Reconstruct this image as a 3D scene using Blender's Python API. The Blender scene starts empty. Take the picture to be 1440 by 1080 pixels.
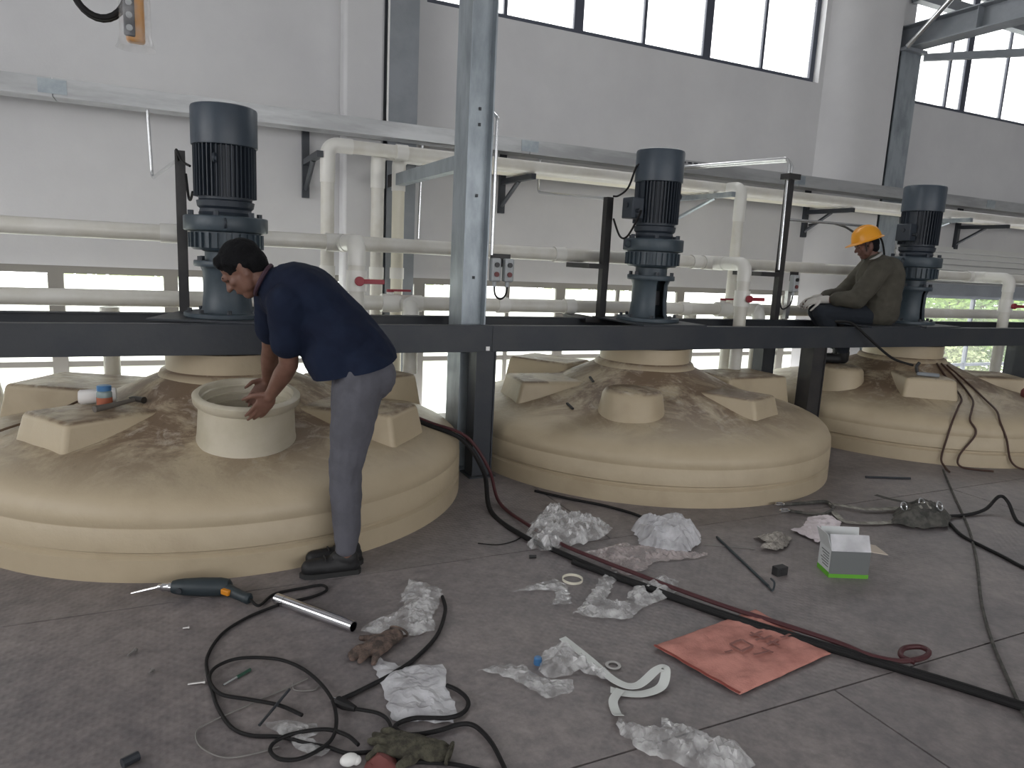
import bpy, bmesh, math, random
from math import sin, cos, pi, radians, sqrt, atan2, hypot
from mathutils import Vector, Matrix, noise
from mathutils.geometry import delaunay_2d_cdt
random.seed(7)
scene = bpy.context.scene
col = scene.collection
# ------------------------------------------------------------------ camera
YAW, PITCH, ROLL, FPX = .4475, .174, .0495, 1000.0
CAMH = 1.5
fw = Vector((sin(YAW)*cos(PITCH), cos(YAW)*cos(PITCH), -sin(PITCH)))
r0 = Vector((cos(YAW), -sin(YAW), 0)); u0 = r0.cross(fw)
rt = r0*cos(ROLL) + u0*sin(ROLL); up = u0*cos(ROLL) - r0*sin(ROLL)
cd = bpy.data.cameras.new('camera'); cam = bpy.data.objects.new('camera', cd); col.objects.link(cam)
cd.sensor_width = 36; cd.sensor_fit = 'HORIZONTAL'; cd.lens = FPX/1440*36; cd.clip_start = .05; cd.clip_end = 200
M3 = Matrix((rt, up, -fw)).transposed()
cam.matrix_world = Matrix.Translation((0, 0, CAMH)) @ M3.to_4x4()
scene.camera = cam
# ------------------------------------------------------------------ sky and exposure
SKY = 7.0
w = bpy.data.worlds.new('overcast_sky'); scene.world = w; w.use_nodes = True
wn = w.node_tree.nodes; wl = w.node_tree.links
bg = wn['Background']; bg.inputs['Strength'].default_value = SKY
bg.inputs['Color'].default_value = (.985, .985, 1.0, 1)
scene.view_settings.view_transform = 'Standard'; scene.view_settings.look = 'None'
scene.view_settings.exposure = -0.20; scene.view_settings.gamma = 1.0
scene.view_settings.use_curve_mapping = False
def portal(name, c, sx, sz, face):      # window portals only steer the sampling of the sky
    l = bpy.data.lights.new(name, 'AREA'); l.shape = 'RECTANGLE'; l.size = sx; l.size_y = sz
    l.cycles.is_portal = True
    o = bpy.data.objects.new(name, l); col.objects.link(o); o.location = c
    o.rotation_euler = {'in': (radians(-90),0,0), 'out': (radians(90),0,0), 'left': (radians(90),0,radians(-90))}[face]
portal('portal_upper', (4.7, 7.05, 4.6), 5, 1.7, 'in'); portal('portal_upper_far', (11.4, 7.05, 4.6), 5.4, 1.7, 'in')
portal('portal_lower', (2.0, 7.05, .4), 13.4, 1.9, 'in'); portal('portal_lower_far', (11.7, 7.05, .4), 4.8, 1.9, 'in')
portal('portal_rear', (3, -7.05, 2.6), 14, 2.6, 'out')
portal('portal_left', (-6.05, 1.0, 2.9), 7, 2.8, 'left')
# ------------------------------------------------------------------ helpers
def at(px, py, ax, val):                # where a sight line meets a real plane of the place (floor, wall, beam face)
    d = fw + rt*((px-720)/FPX) - up*((py-540)/FPX)
    o = Vector((0, 0, CAMH)); i = 'xyz'.index(ax)
    return o + d*((val-o[i])/d[i])
def F(px, py, z=0.0): return at(px, py, 'z', z)
MATS = {}
def mat(name, c, rough=.6, metal=0., spec=.5, n=None, bump=0, scale=8, c2=None, lo=.4, hi=.6, detail=5, bscale=None, coat=0, stretch=None):
    if name in MATS: return MATS[name]
    m = bpy.data.materials.new(name); m.use_nodes = True; nt = m.node_tree; b = nt.nodes['Principled BSDF']
    b.inputs['Base Color'].default_value = (*c, 1); b.inputs['Roughness'].default_value = rough
    b.inputs['Metallic'].default_value = metal; b.inputs['Specular IOR Level'].default_value = spec
    b.inputs['Coat Weight'].default_value = coat
    if c2 is not None or bump:
        tc = nt.nodes.new('ShaderNodeTexCoord'); src = tc.outputs['Object']
        if stretch:
            mp = nt.nodes.new('ShaderNodeMapping'); mp.inputs['Scale'].default_value = stretch
            nt.links.new(src, mp.inputs['Vector']); src = mp.outputs['Vector']
        nz = nt.nodes.new('ShaderNodeTexNoise'); nz.inputs['Scale'].default_value = scale; nz.inputs['Detail'].default_value = detail
        nz.inputs['Roughness'].default_value = .62
        nt.links.new(src, nz.inputs['Vector'])
        if c2 is not None:
            cr = nt.nodes.new('ShaderNodeValToRGB'); cr.color_ramp.elements[0].position = lo; cr.color_ramp.elements[1].position = hi
            cr.color_ramp.elements[0].color = (*c, 1); cr.color_ramp.elements[1].color = (*c2, 1)
            nt.links.new(nz.outputs['Fac'], cr.inputs['Fac']); nt.links.new(cr.outputs['Color'], b.inputs['Base Color'])
        if bump:
            bp = nt.nodes.new('ShaderNodeBump'); bp.inputs['Strength'].default_value = bump; bp.inputs['Distance'].default_value = .02
            hsrc = nz
            if bscale:
                hsrc = nt.nodes.new('ShaderNodeTexNoise'); hsrc.inputs['Scale'].default_value = bscale; hsrc.inputs['Detail'].default_value = 3
                nt.links.new(src, hsrc.inputs['Vector'])
            nt.links.new(hsrc.outputs['Fac'], bp.inputs['Height']); nt.links.new(bp.outputs['Normal'], b.inputs['Normal'])
    MATS[name] = m; return m
def mix_mat(name, fac, build, noise_fac=None):
    m = bpy.data.materials.new(name); m.use_nodes = True; nt = m.node_tree; nt.nodes.clear()
    out = nt.nodes.new('ShaderNodeOutputMaterial'); build(nt, out, fac); MATS[name] = m; return m

class MB:
    def __init__(s): s.v = []; s.f = []
    def add(s, vs, fs):
        k = len(s.v); s.v += [Vector(p) for p in vs]; s.f += [tuple(i+k for i in f) for f in fs]; return s
    def box(s, lo, hi, M=None):
        x0, y0, z0 = lo; x1, y1, z1 = hi
        vs = [Vector(p) for p in ((x0,y0,z0),(x1,y0,z0),(x1,y1,z0),(x0,y1,z0),(x0,y0,z1),(x1,y0,z1),(x1,y1,z1),(x0,y1,z1))]
        if M is not None: vs = [M @ p for p in vs]
        return s.add(vs, [(0,3,2,1),(4,5,6,7),(0,1,5,4),(1,2,6,5),(2,3,7,6),(3,0,4,7)])
    def frustum_box(s, lo, hi, top, M=None):   # box whose top is inset by 'top'
        x0, y0, z0 = lo; x1, y1, z1 = hi; t = top
        vs = [Vector(p) for p in ((x0,y0,z0),(x1,y0,z0),(x1,y1,z0),(x0,y1,z0),(x0+t,y0+t,z1),(x1-t,y0+t,z1),(x1-t,y1-t,z1),(x0+t,y1-t,z1))]
        if M is not None: vs = [M @ p for p in vs]
        return s.add(vs, [(0,3,2,1),(4,5,6,7),(0,1,5,4),(1,2,6,5),(2,3,7,6),(3,0,4,7)])
    def lathe(s, prof, c=(0,0,0), n=32, M=None, closed=False):
        vs = []; fs = []; c = Vector(c); k = len(prof)
        for r, z in prof:
            for j in range(n):
                a = 2*pi*j/n; p = Vector((r*cos(a), r*sin(a), z))
                vs.append((M @ p if M is not None else p) + c)
        for i in range(k if closed else k-1):
            i2 = (i+1) % k
            for j in range(n):
                j2 = (j+1) % n
                fs.append((i*n+j, i*n+j2, i2*n+j2, i2*n+j))
        if not closed:
            if prof[0][0] > 1e-6: fs.append(tuple(range(n-1, -1, -1)))
            if prof[-1][0] > 1e-6: fs.append(tuple((k-1)*n+j for j in range(n)))
        return s.add(vs, fs)
    def tube(s, pts, r, n=10, closed=False, caps=True):
        pts = [Vector(p) for p in pts]; m = len(pts); rs = r if isinstance(r, (list, tuple)) else [r]*m
        vs = []; fs = []; prev = None
        for i, p in enumerate(pts):
            if closed: t = pts[(i+1) % m] - pts[i-1]
            else: t = pts[min(i+1, m-1)] - pts[max(i-1, 0)]
            t = t.normalized() if t.length > 1e-9 else Vector((1,0,0))
            if prev is None:
                a = Vector((0,0,1)) if abs(t.z) < .9 else Vector((1,0,0)); nn = (a - t*a.dot(t)).normalized()
            else:
                nn = prev - t*prev.dot(t); nn = nn.normalized() if nn.length > 1e-6 else t.orthogonal().normalized()
            prev = nn; b = t.cross(nn)
            for j in range(n):
                a = 2*pi*j/n; vs.append(p + (nn*cos(a) + b*sin(a))*rs[i])
        for i in range(m if closed else m-1):
            i2 = (i+1) % m
            for j in range(n): fs.append((i*n+j, i*n+(j+1) % n, i2*n+(j+1) % n, i2*n+j))
        if caps and not closed:
            fs.append(tuple(range(n-1, -1, -1))); fs.append(tuple((m-1)*n+j for j in range(n)))
        return s.add(vs, fs)
    def cyl(s, p0, p1, r, r1=None, n=20): return s.tube([p0, p1], [r, r if r1 is None else r1], n)
    def capsule(s, p0, p1, ra, rb, n=14):
        p0, p1 = Vector(p0), Vector(p1); d = p1-p0; L = d.length; t = d.normalized() if L > 1e-6 else Vector((0,0,1))
        pts = []; rs = []
        for k in range(1, 6): a = pi/2*k/6; pts.append(p0 - t*ra*cos(a)); rs.append(ra*sin(a))
        pts += [p0, p1]; rs += [ra, rb]
        for k in range(5, 0, -1): a = pi/2*k/6; pts.append(p1 + t*rb*cos(a)); rs.append(rb*sin(a))
        return s.tube(pts, rs, n)
    def ell(s, c, rad, M=None, n=18, k=10):
        c = Vector(c); vs = []; fs = []
        for i in range(1, k):
            ph = pi*i/k
            for j in range(n):
                a = 2*pi*j/n; p = Vector((rad[0]*sin(ph)*cos(a), rad[1]*sin(ph)*sin(a), rad[2]*cos(ph)))
                vs.append((M @ p if M is not None else p)+c)
        tz = Vector((0,0,rad[2])); vs.append((M @ tz if M is not None else tz)+c); vs.append((M @ -tz if M is not None else -tz)+c)
        T = len(vs)-2
        for i in range(k-2):
            for j in range(n): fs.append((i*n+j, (i+1)*n+j, (i+1)*n+(j+1) % n, i*n+(j+1) % n))
        for j in range(n): fs.append((T, j, (j+1) % n)); fs.append((T+1, (k-2)*n+(j+1) % n, (k-2)*n+j))
        return s.add(vs, fs)
    def prism(s, poly, d):                 # polygon (3D points) extruded by vector d
        n = len(poly); d = Vector(d); p = [Vector(q) for q in poly]
        return s.add(p + [q+d for q in p], [tuple(range(n-1,-1,-1)), tuple(range(n, 2*n))] + [(i, (i+1) % n, n+(i+1) % n, n+i) for i in range(n)])
    def build(s, name, m, parent=None, smooth=True, bevel=0, seg=2, fix=True, ang=35):
        me = bpy.data.meshes.new(name)
        if parent is not None: off = wpos(parent)
        else:
            lo = Vector((min(p.x for p in s.v), min(p.y for p in s.v), min(p.z for p in s.v)))
            hi = Vector((max(p.x for p in s.v), max(p.y for p in s.v), max(p.z for p in s.v)))
            off = Vector(((lo.x+hi.x)/2, (lo.y+hi.y)/2, lo.z))
        me.from_pydata([p-off for p in s.v], [], s.f)
        if fix:
            bm = bmesh.new(); bm.from_mesh(me); bmesh.ops.recalc_face_normals(bm, faces=bm.faces); bm.to_mesh(me); bm.free()
        me.materials.append(MATS[m] if isinstance(m, str) else m)
        if smooth:
            for p in me.polygons: p.use_smooth = True
            me.set_sharp_from_angle(angle=radians(ang))
        o = bpy.data.objects.new(name, me); col.objects.link(o)
        if parent is not None: o.parent = parent
        else: o.location = off
        if bevel:
            b = o.modifiers.new('bevel', 'BEVEL'); b.width = bevel; b.segments = seg; b.limit_method = 'ANGLE'; b.angle_limit = radians(40)
        return o
def wpos(o):
    p = Vector((0,0,0))
    while o is not None: p = p + o.location; o = o.parent
    return p
def tag(o, label, cat, group=None, kind=None):
    if label: o['label'] = label
    if cat: o['category'] = cat
    if group: o['group'] = group
    if kind: o['kind'] = kind
    return o
def thing(name, label, cat, loc=(0,0,0), rz=0, group=None):
    o = bpy.data.objects.new(name, None); col.objects.link(o); o.location = loc; o.rotation_euler = (0,0,rz); o.empty_display_size = .1
    return tag(o, label, cat, group)
def struct(name, b, m, **k):
    o = b.build(name, m, **k); o['kind'] = 'structure'; return o
def copy_tree(o, parent=None):
    c = o.copy(); col.objects.link(c); c.parent = parent
    for ch in list(o.children):
        copy_tree(ch, c)
    return c
def spline(pts, k=8, closed=False):
    P = [Vector(p) for p in pts]; n = len(P); out = []
    for i in range(n if closed else n-1):
        g = lambda j: P[j % n] if closed else P[max(0, min(n-1, j))]
        a, b, c, d = g(i-1), g(i), g(i+1), g(i+2)
        for q in range(k):
            t = q/k
            out.append(.5*((2*b)+(c-a)*t+(2*a-5*b+4*c-d)*t*t+(3*b-a-3*c+d)*t**3))
    if not closed: out.append(P[-1])
    return out
def bend(a, b, c, r, k=8):                 # fillet points at corner b
    a, b, c = Vector(a), Vector(b), Vector(c); u = (a-b).normalized(); v = (c-b).normalized()
    ang = u.angle(v); t = r/math.tan(ang/2); p = b+u*t; q = b+v*t; ctr = b+(u+v).normalized()*(r/sin(ang/2))
    e1 = (p-ctr); e2 = (q-ctr); th = e1.angle(e2); out = []
    for i in range(k+1):
        f = i/k; out.append(ctr + (e1*sin((1-f)*th)+e2*sin(f*th))/sin(th))
    return out
def rounded(pts, r, k=8):
    pts = [Vector(p) for p in pts]; out = [pts[0]]
    for i in range(1, len(pts)-1): out += bend(pts[i-1], pts[i], pts[i+1], r, k)
    return out + [pts[-1]]
# ------------------------------------------------------------------ materials
mat('wall_paint', (.60,.60,.605), .9, c2=(.54,.54,.55), scale=1.1, lo=.35, hi=.7, bump=.04, bscale=60)
mat('ceiling_paint', (.5,.5,.5), .9)
mat('dark_frame', (.055,.062,.085), .45)
mat('steel_dark', (.026,.031,.040), .45, metal=.1, c2=(.036,.040,.046), scale=3, bump=.05, bscale=40)
mat('steel_black', (.018,.018,.020), .5, c2=(.03,.028,.028), scale=6)
mat('galvanised', (.42,.46,.48), .42, metal=.55, c2=(.24,.28,.31), scale=5, lo=.38, hi=.7, detail=8)
mat('galvanised_rubbed', (.36,.40,.43), .42, metal=.5, c2=(.20,.23,.25), scale=6, lo=.42, hi=.72, detail=9, stretch=(1,1,.35))
mat('grey_paint', (.25,.27,.295), .5, c2=(.21,.23,.25), scale=3)
mat('frame_beige', (.19,.18,.16), .6)
mat('tray_zinc', (.44,.45,.455), .4, metal=.5, c2=(.33,.335,.34), scale=2.5, stretch=(.5,3,3))
mat('conduit', (.62,.63,.64), .25, metal=.85)
mat('chrome', (.7,.7,.72), .16, metal=1)
mat('pvc', (.66,.645,.60), .35, c2=(.60,.58,.52), scale=4)
mat('pvc_fit', (.70,.69,.65), .33)
mat('pvc_cream', (.68,.65,.54), .38)
mat('red_handle', (.27,.016,.03), .45)
mat('motor_blue', (.034,.047,.064), .42, c2=(.044,.060,.080), scale=4)
mat('motor_dark', (.022,.03,.042), .5)
mat('gear_blue', (.045,.064,.080), .45, c2=(.034,.050,.064), scale=5)
mat('rubber', (.009,.0085,.009), .65, spec=.3)
mat('rubber_brown', (.055,.026,.018), .6)
mat('rubber_red', (.060,.012,.015), .55)
mat('plate_dark', (.02,.02,.021), .6)
mat('switch_grey', (.33,.35,.36), .5); mat('button_black', (.012,.012,.014), .4); mat('button_red', (.13,.03,.03), .5); mat('button_green', (.02,.07,.045), .5)
mat('pendant_yellow', (.50,.22,.03), .45); mat('pendant_black', (.02,.022,.03), .45)
mat('white_plastic', (.78,.78,.76), .4); mat('gap_light', (.9,.9,.9), .6)
mat('skin', (.17,.085,.060), .55, c2=(.135,.064,.044), scale=14); mat('skin_dark', (.14,.065,.045), .6, c2=(.10,.045,.032), scale=14)
mat('hair', (.005,.005,.006), .85, spec=.2, bump=.5, scale=120)
mat('shirt_navy', (.006,.010,.026), .9, spec=.25, c2=(.008,.014,.034), scale=6, bump=.12, bscale=25)
mat('shirt_piping', (.045,.02,.032), .8)
mat('trousers_grey', (.105,.105,.125), .9, c2=(.085,.085,.10), scale=7, bump=.12, bscale=30)
mat('shoe_black', (.010,.010,.011), .6); mat('shoe_sole', (.02,.02,.02), .7)
mat('jacket_olive', (.052,.048,.036), .9, c2=(.068,.062,.048), scale=8, bump=.12, bscale=25)
mat('trousers_navy', (.010,.014,.021), .9); mat('glove_white', (.50,.48,.45), .9, bump=.3, scale=90)
mat('shirt_collar', (.35,.35,.34), .9)
mat('helmet_yellow', (.72,.30,.012), .35); mat('eye', (.02,.015,.012), .2); mat('lip', (.13,.05,.04), .6)
mat('drill_body', (.020,.030,.036), .5); mat('orange', (.60,.22,.01), .45)
mat('glove_brown', (.15,.105,.085), .95, c2=(.055,.042,.036), scale=30, bump=.3, bscale=120)
mat('glove_grey', (.40,.37,.33), .95, c2=(.24,.22,.20), scale=30, bump=.3, bscale=120)
mat('glove_green', (.085,.08,.055), .95, c2=(.04,.036,.026), scale=30, bump=.3, bscale=120)
mat('paper', (.62,.56,.58), .85); mat('strap_white', (.62,.64,.62), .7); mat('card', (.52,.45,.38), .8)
mat('box_white', (.55,.57,.57), .5); mat('box_green', (.12,.38,.03), .5); mat('box_grey', (.14,.15,.15), .6)
mat('webbing', (.34,.33,.29), .85, c2=(.18,.17,.15), scale=25); mat('webbing_dark', (.10,.095,.085), .9, c2=(.05,.05,.045), scale=20)
mat('jar_blue', (.05,.16,.34), .4); mat('jar_body', (.20,.26,.26), .25); mat('jar_label', (.35,.10,.05), .6)
mat('roll_white', (.72,.70,.68), .85); mat('handle_wood', (.12,.105,.09), .7); mat('hammer_steel', (.06,.055,.05), .45, metal=.6)
mat('rope', (.16,.11,.075), .9)
mat('bark', (.10,.08,.06), .9); mat('leaf', (.10,.20,.035), .7, c2=(.22,.34,.07), scale=2); mat('leaf_pale', (.30,.36,.16), .7, c2=(.38,.44,.22), scale=2)
mat('ground_out', (.42,.42,.38), .9); mat('louvre', (.58,.585,.57), .6)
mat('red_rag', (.16,.045,.04), .7)
mat('wire_dull', (.20,.19,.18), .6); mat('screw', (.32,.31,.30), .35, metal=.8)
def glass_mat(name, tint, white, gloss=.06):
    def b(nt, out, f):
        tr = nt.nodes.new('ShaderNodeBsdfTransparent'); tr.inputs['Color'].default_value = (*tint, 1)
        tl = nt.nodes.new('ShaderNodeBsdfTranslucent'); tl.inputs['Color'].default_value = (.88,.90,.86,1)
        gl = nt.nodes.new('ShaderNodeBsdfGlossy'); gl.inputs['Roughness'].default_value = .05
        m1 = nt.nodes.new('ShaderNodeMixShader'); m1.inputs['Fac'].default_value = white
        m2 = nt.nodes.new('ShaderNodeMixShader'); m2.inputs['Fac'].default_value = gloss
        nt.links.new(tr.outputs[0], m1.inputs[1]); nt.links.new(tl.outputs[0], m1.inputs[2])
        nt.links.new(m1.outputs[0], m2.inputs[1]); nt.links.new(gl.outputs[0], m2.inputs[2]); nt.links.new(m2.outputs[0], out.inputs['Surface'])
    mix_mat(name, 0, b)
glass_mat('glass_clear', (.95,.95,.95), .05); glass_mat('glass_upper', (.96,.96,.97), .25); glass_mat('glass_frosted', (.95,.96,.94), .65)
def film_mat(name, c, lo, hi, scale=9, rough=.22):
    def b(nt, out, f):
        tr = nt.nodes.new('ShaderNodeBsdfTransparent'); tr.inputs['Color'].default_value = (.96,.96,.96,1)
        p = nt.nodes.new('ShaderNodeBsdfPrincipled'); p.inputs['Base Color'].default_value = (*c, 1); p.inputs['Roughness'].default_value = rough
        p.inputs['Specular IOR Level'].default_value = .9
        tc = nt.nodes.new('ShaderNodeTexCoord'); nz = nt.nodes.new('ShaderNodeTexNoise'); nz.inputs['Scale'].default_value = scale; nz.inputs['Detail'].default_value = 6
        nt.links.new(tc.outputs['Object'], nz.inputs['Vector'])
        mr = nt.nodes.new('ShaderNodeMapRange'); mr.inputs['From Min'].default_value = .35; mr.inputs['From Max'].default_value = .65
        mr.inputs['To Min'].default_value = lo; mr.inputs['To Max'].default_value = hi
        nt.links.new(nz.outputs['Fac'], mr.inputs['Value'])
        m1 = nt.nodes.new('ShaderNodeMixShader'); nt.links.new(mr.outputs[0], m1.inputs['Fac'])
        nt.links.new(tr.outputs[0], m1.inputs[1]); nt.links.new(p.outputs[0], m1.inputs[2]); nt.links.new(m1.outputs[0], out.inputs['Surface'])
    mix_mat(name, 0, b)
film_mat('film_clear', (.78,.78,.78), .14, .60, 16, .10); film_mat('film_milky', (.70,.70,.73), .5, .88, 8, .25); film_mat('film_bag', (.75,.75,.75), .04, .28, 14, .1); film_mat('film_pink', (.55,.48,.47), .3, .7, 14)
# deck plate: worn grey paint with a raised lozenge pattern in relief
def floor_mat():
    m = bpy.data.materials.new('deck_plate'); m.use_nodes = True; nt = m.node_tree; N = nt.nodes; L = nt.links; b = N['Principled BSDF']
    tc = N.new('ShaderNodeTexCoord')
    def nz(scale, detail, rough=.6):
        n = N.new('ShaderNodeTexNoise'); n.inputs['Scale'].default_value = scale; n.inputs['Detail'].default_value = detail; n.inputs['Roughness'].default_value = rough
        gp = N.new('ShaderNodeNewGeometry'); L.new(gp.outputs['Position'], n.inputs['Vector']); return n
    n1 = nz(1.3, 9, .68); n2 = nz(14, 8, .75)
    c1 = N.new('ShaderNodeValToRGB'); e = c1.color_ramp.elements; e[0].position = .32; e[1].position = .68
    e[0].color = (.185,.168,.170,1); e[1].color = (.31,.272,.26,1)
    L.new(n1.outputs['Fac'], c1.inputs['Fac'])
    mx = N.new('ShaderNodeMixRGB'); mx.blend_type = 'MULTIPLY'; mx.inputs['Fac'].default_value = .7
    c2 = N.new('ShaderNodeValToRGB'); c2.color_ramp.elements[0].position = .36; c2.color_ramp.elements[1].position = .64
    c2.color_ramp.elements[0].color = (.42,.42,.46,1); c2.color_ramp.elements[1].color = (1,1,1,1)
    L.new(n2.outputs['Fac'], c2.inputs['Fac']); L.new(c1.outputs[0], mx.inputs[1]); L.new(c2.outputs[0], mx.inputs[2]); L.new(mx.outputs[0], b.inputs['Base Color'])
    r = N.new('ShaderNodeMapRange'); r.inputs['To Min'].default_value = .34; r.inputs['To Max'].default_value = .62; L.new(n2.outputs['Fac'], r.inputs['Value']); L.new(r.outputs[0], b.inputs['Roughness'])
    b.inputs['Specular IOR Level'].default_value = .45
    gp = N.new('ShaderNodeNewGeometry'); sp = N.new('ShaderNodeSeparateXYZ'); L.new(gp.outputs['Position'], sp.inputs[0])
    def mth(op, a, c=None):
        q = N.new('ShaderNodeMath'); q.operation = op
        for i, v in enumerate((a, c)):
            if v is None: continue
            if isinstance(v, (int, float)): q.inputs[i].default_value = v
            else: L.new(v, q.inputs[i])
        return q.outputs[0]
    uu = mth('ADD', sp.outputs['X'], sp.outputs['Y']); vv = mth('SUBTRACT', sp.outputs['X'], sp.outputs['Y'])
    k = 2*pi/.085
    a1 = mth('SINE', mth('MULTIPLY', uu, k)); a2 = mth('SINE', mth('MULTIPLY', vv, k))
    h = mth('POWER', mth('ABSOLUTE', mth('MULTIPLY', a1, a2)), 2.0)
    bp = N.new('ShaderNodeBump'); bp.inputs['Strength'].default_value = .35; bp.inputs['Distance'].default_value = .003
    L.new(h, bp.inputs['Height']); bp2 = N.new('ShaderNodeBump'); bp2.inputs['Strength'].default_value = .12; bp2.inputs['Distance'].default_value = .02
    L.new(n2.outputs['Fac'], bp2.inputs['Height']); L.new(bp.outputs[0], bp2.inputs['Normal']); L.new(bp2.outputs[0], b.inputs['Normal'])
    MATS['deck_plate'] = m
floor_mat()
# tank plastic: cream polyethylene with brown site dirt trodden over the crown
def tank_mat():
    m = bpy.data.materials.new('tank_poly'); m.use_nodes = True; nt = m.node_tree; N = nt.nodes; L = nt.links; b = N['Principled BSDF']
    gp = N.new('ShaderNodeNewGeometry')
    def nz(scale, detail, rough=.6, dist=0):
        n = N.new('ShaderNodeTexNoise'); n.inputs['Scale'].default_value = scale; n.inputs['Detail'].default_value = detail
        n.inputs['Roughness'].default_value = rough; n.inputs['Distortion'].default_value = dist
        L.new(gp.outputs['Position'], n.inputs['Vector']); return n
    def ramp(src, p0, p1, c0, c1):
        c = N.new('ShaderNodeValToRGB'); e = c.color_ramp.elements; e[0].position = p0; e[1].position = p1; e[0].color = (*c0,1); e[1].color = (*c1,1)
        L.new(src, c.inputs['Fac']); return c.outputs[0]
    def mixc(fac, a, c):
        x = N.new('ShaderNodeMixRGB')
        for i, v in ((0, fac), (1, a), (2, c)):
            if isinstance(v, tuple): x.inputs[i].default_value = (*v, 1)
            elif isinstance(v, float): x.inputs[i].default_value = v
            else: L.new(v, x.inputs[i])
        return x.outputs[0]
    def mul(a, c):
        q = N.new('ShaderNodeMath'); q.operation = 'MULTIPLY'
        for i, v in enumerate((a, c)):
            if isinstance(v, float): q.inputs[i].default_value = v
            else: L.new(v, q.inputs[i])
        return q.outputs[0]
    sp = N.new('ShaderNodeSeparateXYZ'); L.new(gp.outputs['Position'], sp.inputs[0])
    crown = N.new('ShaderNodeMapRange'); crown.interpolation_type = 'SMOOTHSTEP'; crown.inputs['From Min'].default_value = .36; crown.inputs['From Max'].default_value = .52; L.new(sp.outputs['Z'], crown.inputs['Value'])
    sn = N.new('ShaderNodeSeparateXYZ'); L.new(gp.outputs['Normal'], sn.inputs[0])
    lie = N.new('ShaderNodeMapRange'); lie.interpolation_type = 'SMOOTHSTEP'; lie.inputs['From Min'].default_value = .55; lie.inputs['From Max'].default_value = .9; L.new(sn.outputs['Z'], lie.inputs['Value'])
    base = ramp(nz(1.6, 4).outputs['Fac'], .35, .65, (.42,.345,.235), (.47,.392,.275))
    dirt = ramp(nz(2.2, 9, .72, .7).outputs['Fac'], .41, .54, (0,0,0), (1,1,1))
    cz = mul(crown.outputs[0], lie.outputs[0])    # dirt only lies where it can lie
    d2 = mul(dirt, cz)
    x1 = mixc(mul(d2, .92), base, (.150,.098,.062))
    smear = ramp(nz(5.5, 9, .7, 1.2).outputs['Fac'], .55, .68, (0,0,0), (1,1,1))
    x2 = mixc(mul(mul(smear, cz), .7), x1, (.52,.46,.38))
    spots = ramp(nz(24, 4).outputs['Fac'], .62, .70, (0,0,0), (1,1,1))
    x3 = mixc(mul(mul(spots, cz), .5), x2, (.11,.08,.06))
    streak = ramp(nz(3.3, 5, .5).outputs['Fac'], .52, .75, (0,0,0), (1,1,1))
    x4 = mixc(mul(streak, .3), x3, (.255,.19,.12))
    L.new(x4, b.inputs['Base Color']); b.inputs['Roughness'].default_value = .5
    b.inputs['Subsurface Weight'].default_value = 0
    bp = N.new('ShaderNodeBump'); bp.inputs['Strength'].default_value = .18; bp.inputs['Distance'].default_value = .03
    L.new(nz(7, 7, .62).outputs['Fac'], bp.inputs['Height']); L.new(bp.outputs[0], b.inputs['Normal'])
    MATS['tank_poly'] = m
tank_mat()
mat('tank_ring', (.53,.485,.39), .4, c2=(.47,.43,.33), scale=5)
# woven sack with smudged dark print
mat('sack', (.56,.25,.205), .85, c2=(.40,.165,.135), scale=9, lo=.42, hi=.68, bump=.15, bscale=140)
mat('sack_print', (.24,.105,.09), .9); mat('sack_hem', (.27,.06,.045), .85)
# ================================================================== SETTING
WY = 6.8
# deck: sub-floor with separate steel plates, open joints between them
sub = MB().box((-6,-7,-.06), (16, 6.35, -.012)); floor = struct('floor', sub, 'plate_dark', smooth=False)
tpl = {}
rows = [-5.88,-4.38,-2.88,-1.38,.12,1.62,3.12,4.62,6.12]
G = .004
for ri, y0 in enumerate(rows):
    y1 = min(y0+1.5, 6.35)
    offs = 2.15 if ri % 2 == 0 else 5.1
    cuts = [-6] + [x for x in (offs-6, offs, offs+6) if -5.5 < x < 15.5] + [16]
    for a, c in zip(cuts, cuts[1:]):
        MB().box((a+G, y0+G, -.012), (c-G, y1-G, 0)).build('deck_plate', 'deck_plate', floor, smooth=False)
def wall_with_holes(name, y0, y1, X0, X1, Z0, Z1, holes, m='wall_paint'):
    xs = sorted({X0, X1, *[h[0] for h in holes], *[h[1] for h in holes]}); zs = sorted({Z0, Z1, *[h[2] for h in holes], *[h[3] for h in holes]})
    b = MB()
    for xa, xb in zip(xs, xs[1:]):
        run = None
        for za, zb in zip(zs, zs[1:]):
            cx, cz = (xa+xb)/2, (za+zb)/2
            if any(h[0] < cx < h[1] and h[2] < cz < h[3] for h in holes):
                continue
            b.box((xa, y0, za), (xb, y1, zb))
    return struct(name, b, m, smooth=False)
HU1, HU2, HL1, HL2 = (2.2,7.22,3.8,5.4), (8.80,14,3.8,5.4), (-4.6,8.7,-.55,1.27), (9.3,14,-.55,1.30)
wall_back = wall_with_holes('wall_back', WY, WY+.22, -6, 16, -1, 6.5, [HU1, HU2, HL1, HL2])
HR = (-4, 10, 1.3, 3.9)
wall_with_holes('wall_rear', -7.22, -7, -6, 16, -1, 6.5, [HR])
HLW = (-2.5, 4.5, 1.5, 4.3)          # y0, y1, z0, z1 of the side window
wl6 = MB()
for lo, hi in (((-6.2,-7,-1),(-6,HLW[0],6.5)),((-6.2,HLW[1],-1),(-6,WY,6.5)),((-6.2,HLW[0],-1),(-6,HLW[1],HLW[2])),((-6.2,HLW[0],HLW[3]),(-6,HLW[1],6.5))): wl6.box(lo, hi)
struct('wall_left', wl6, 'wall_paint', smooth=False)
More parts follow.
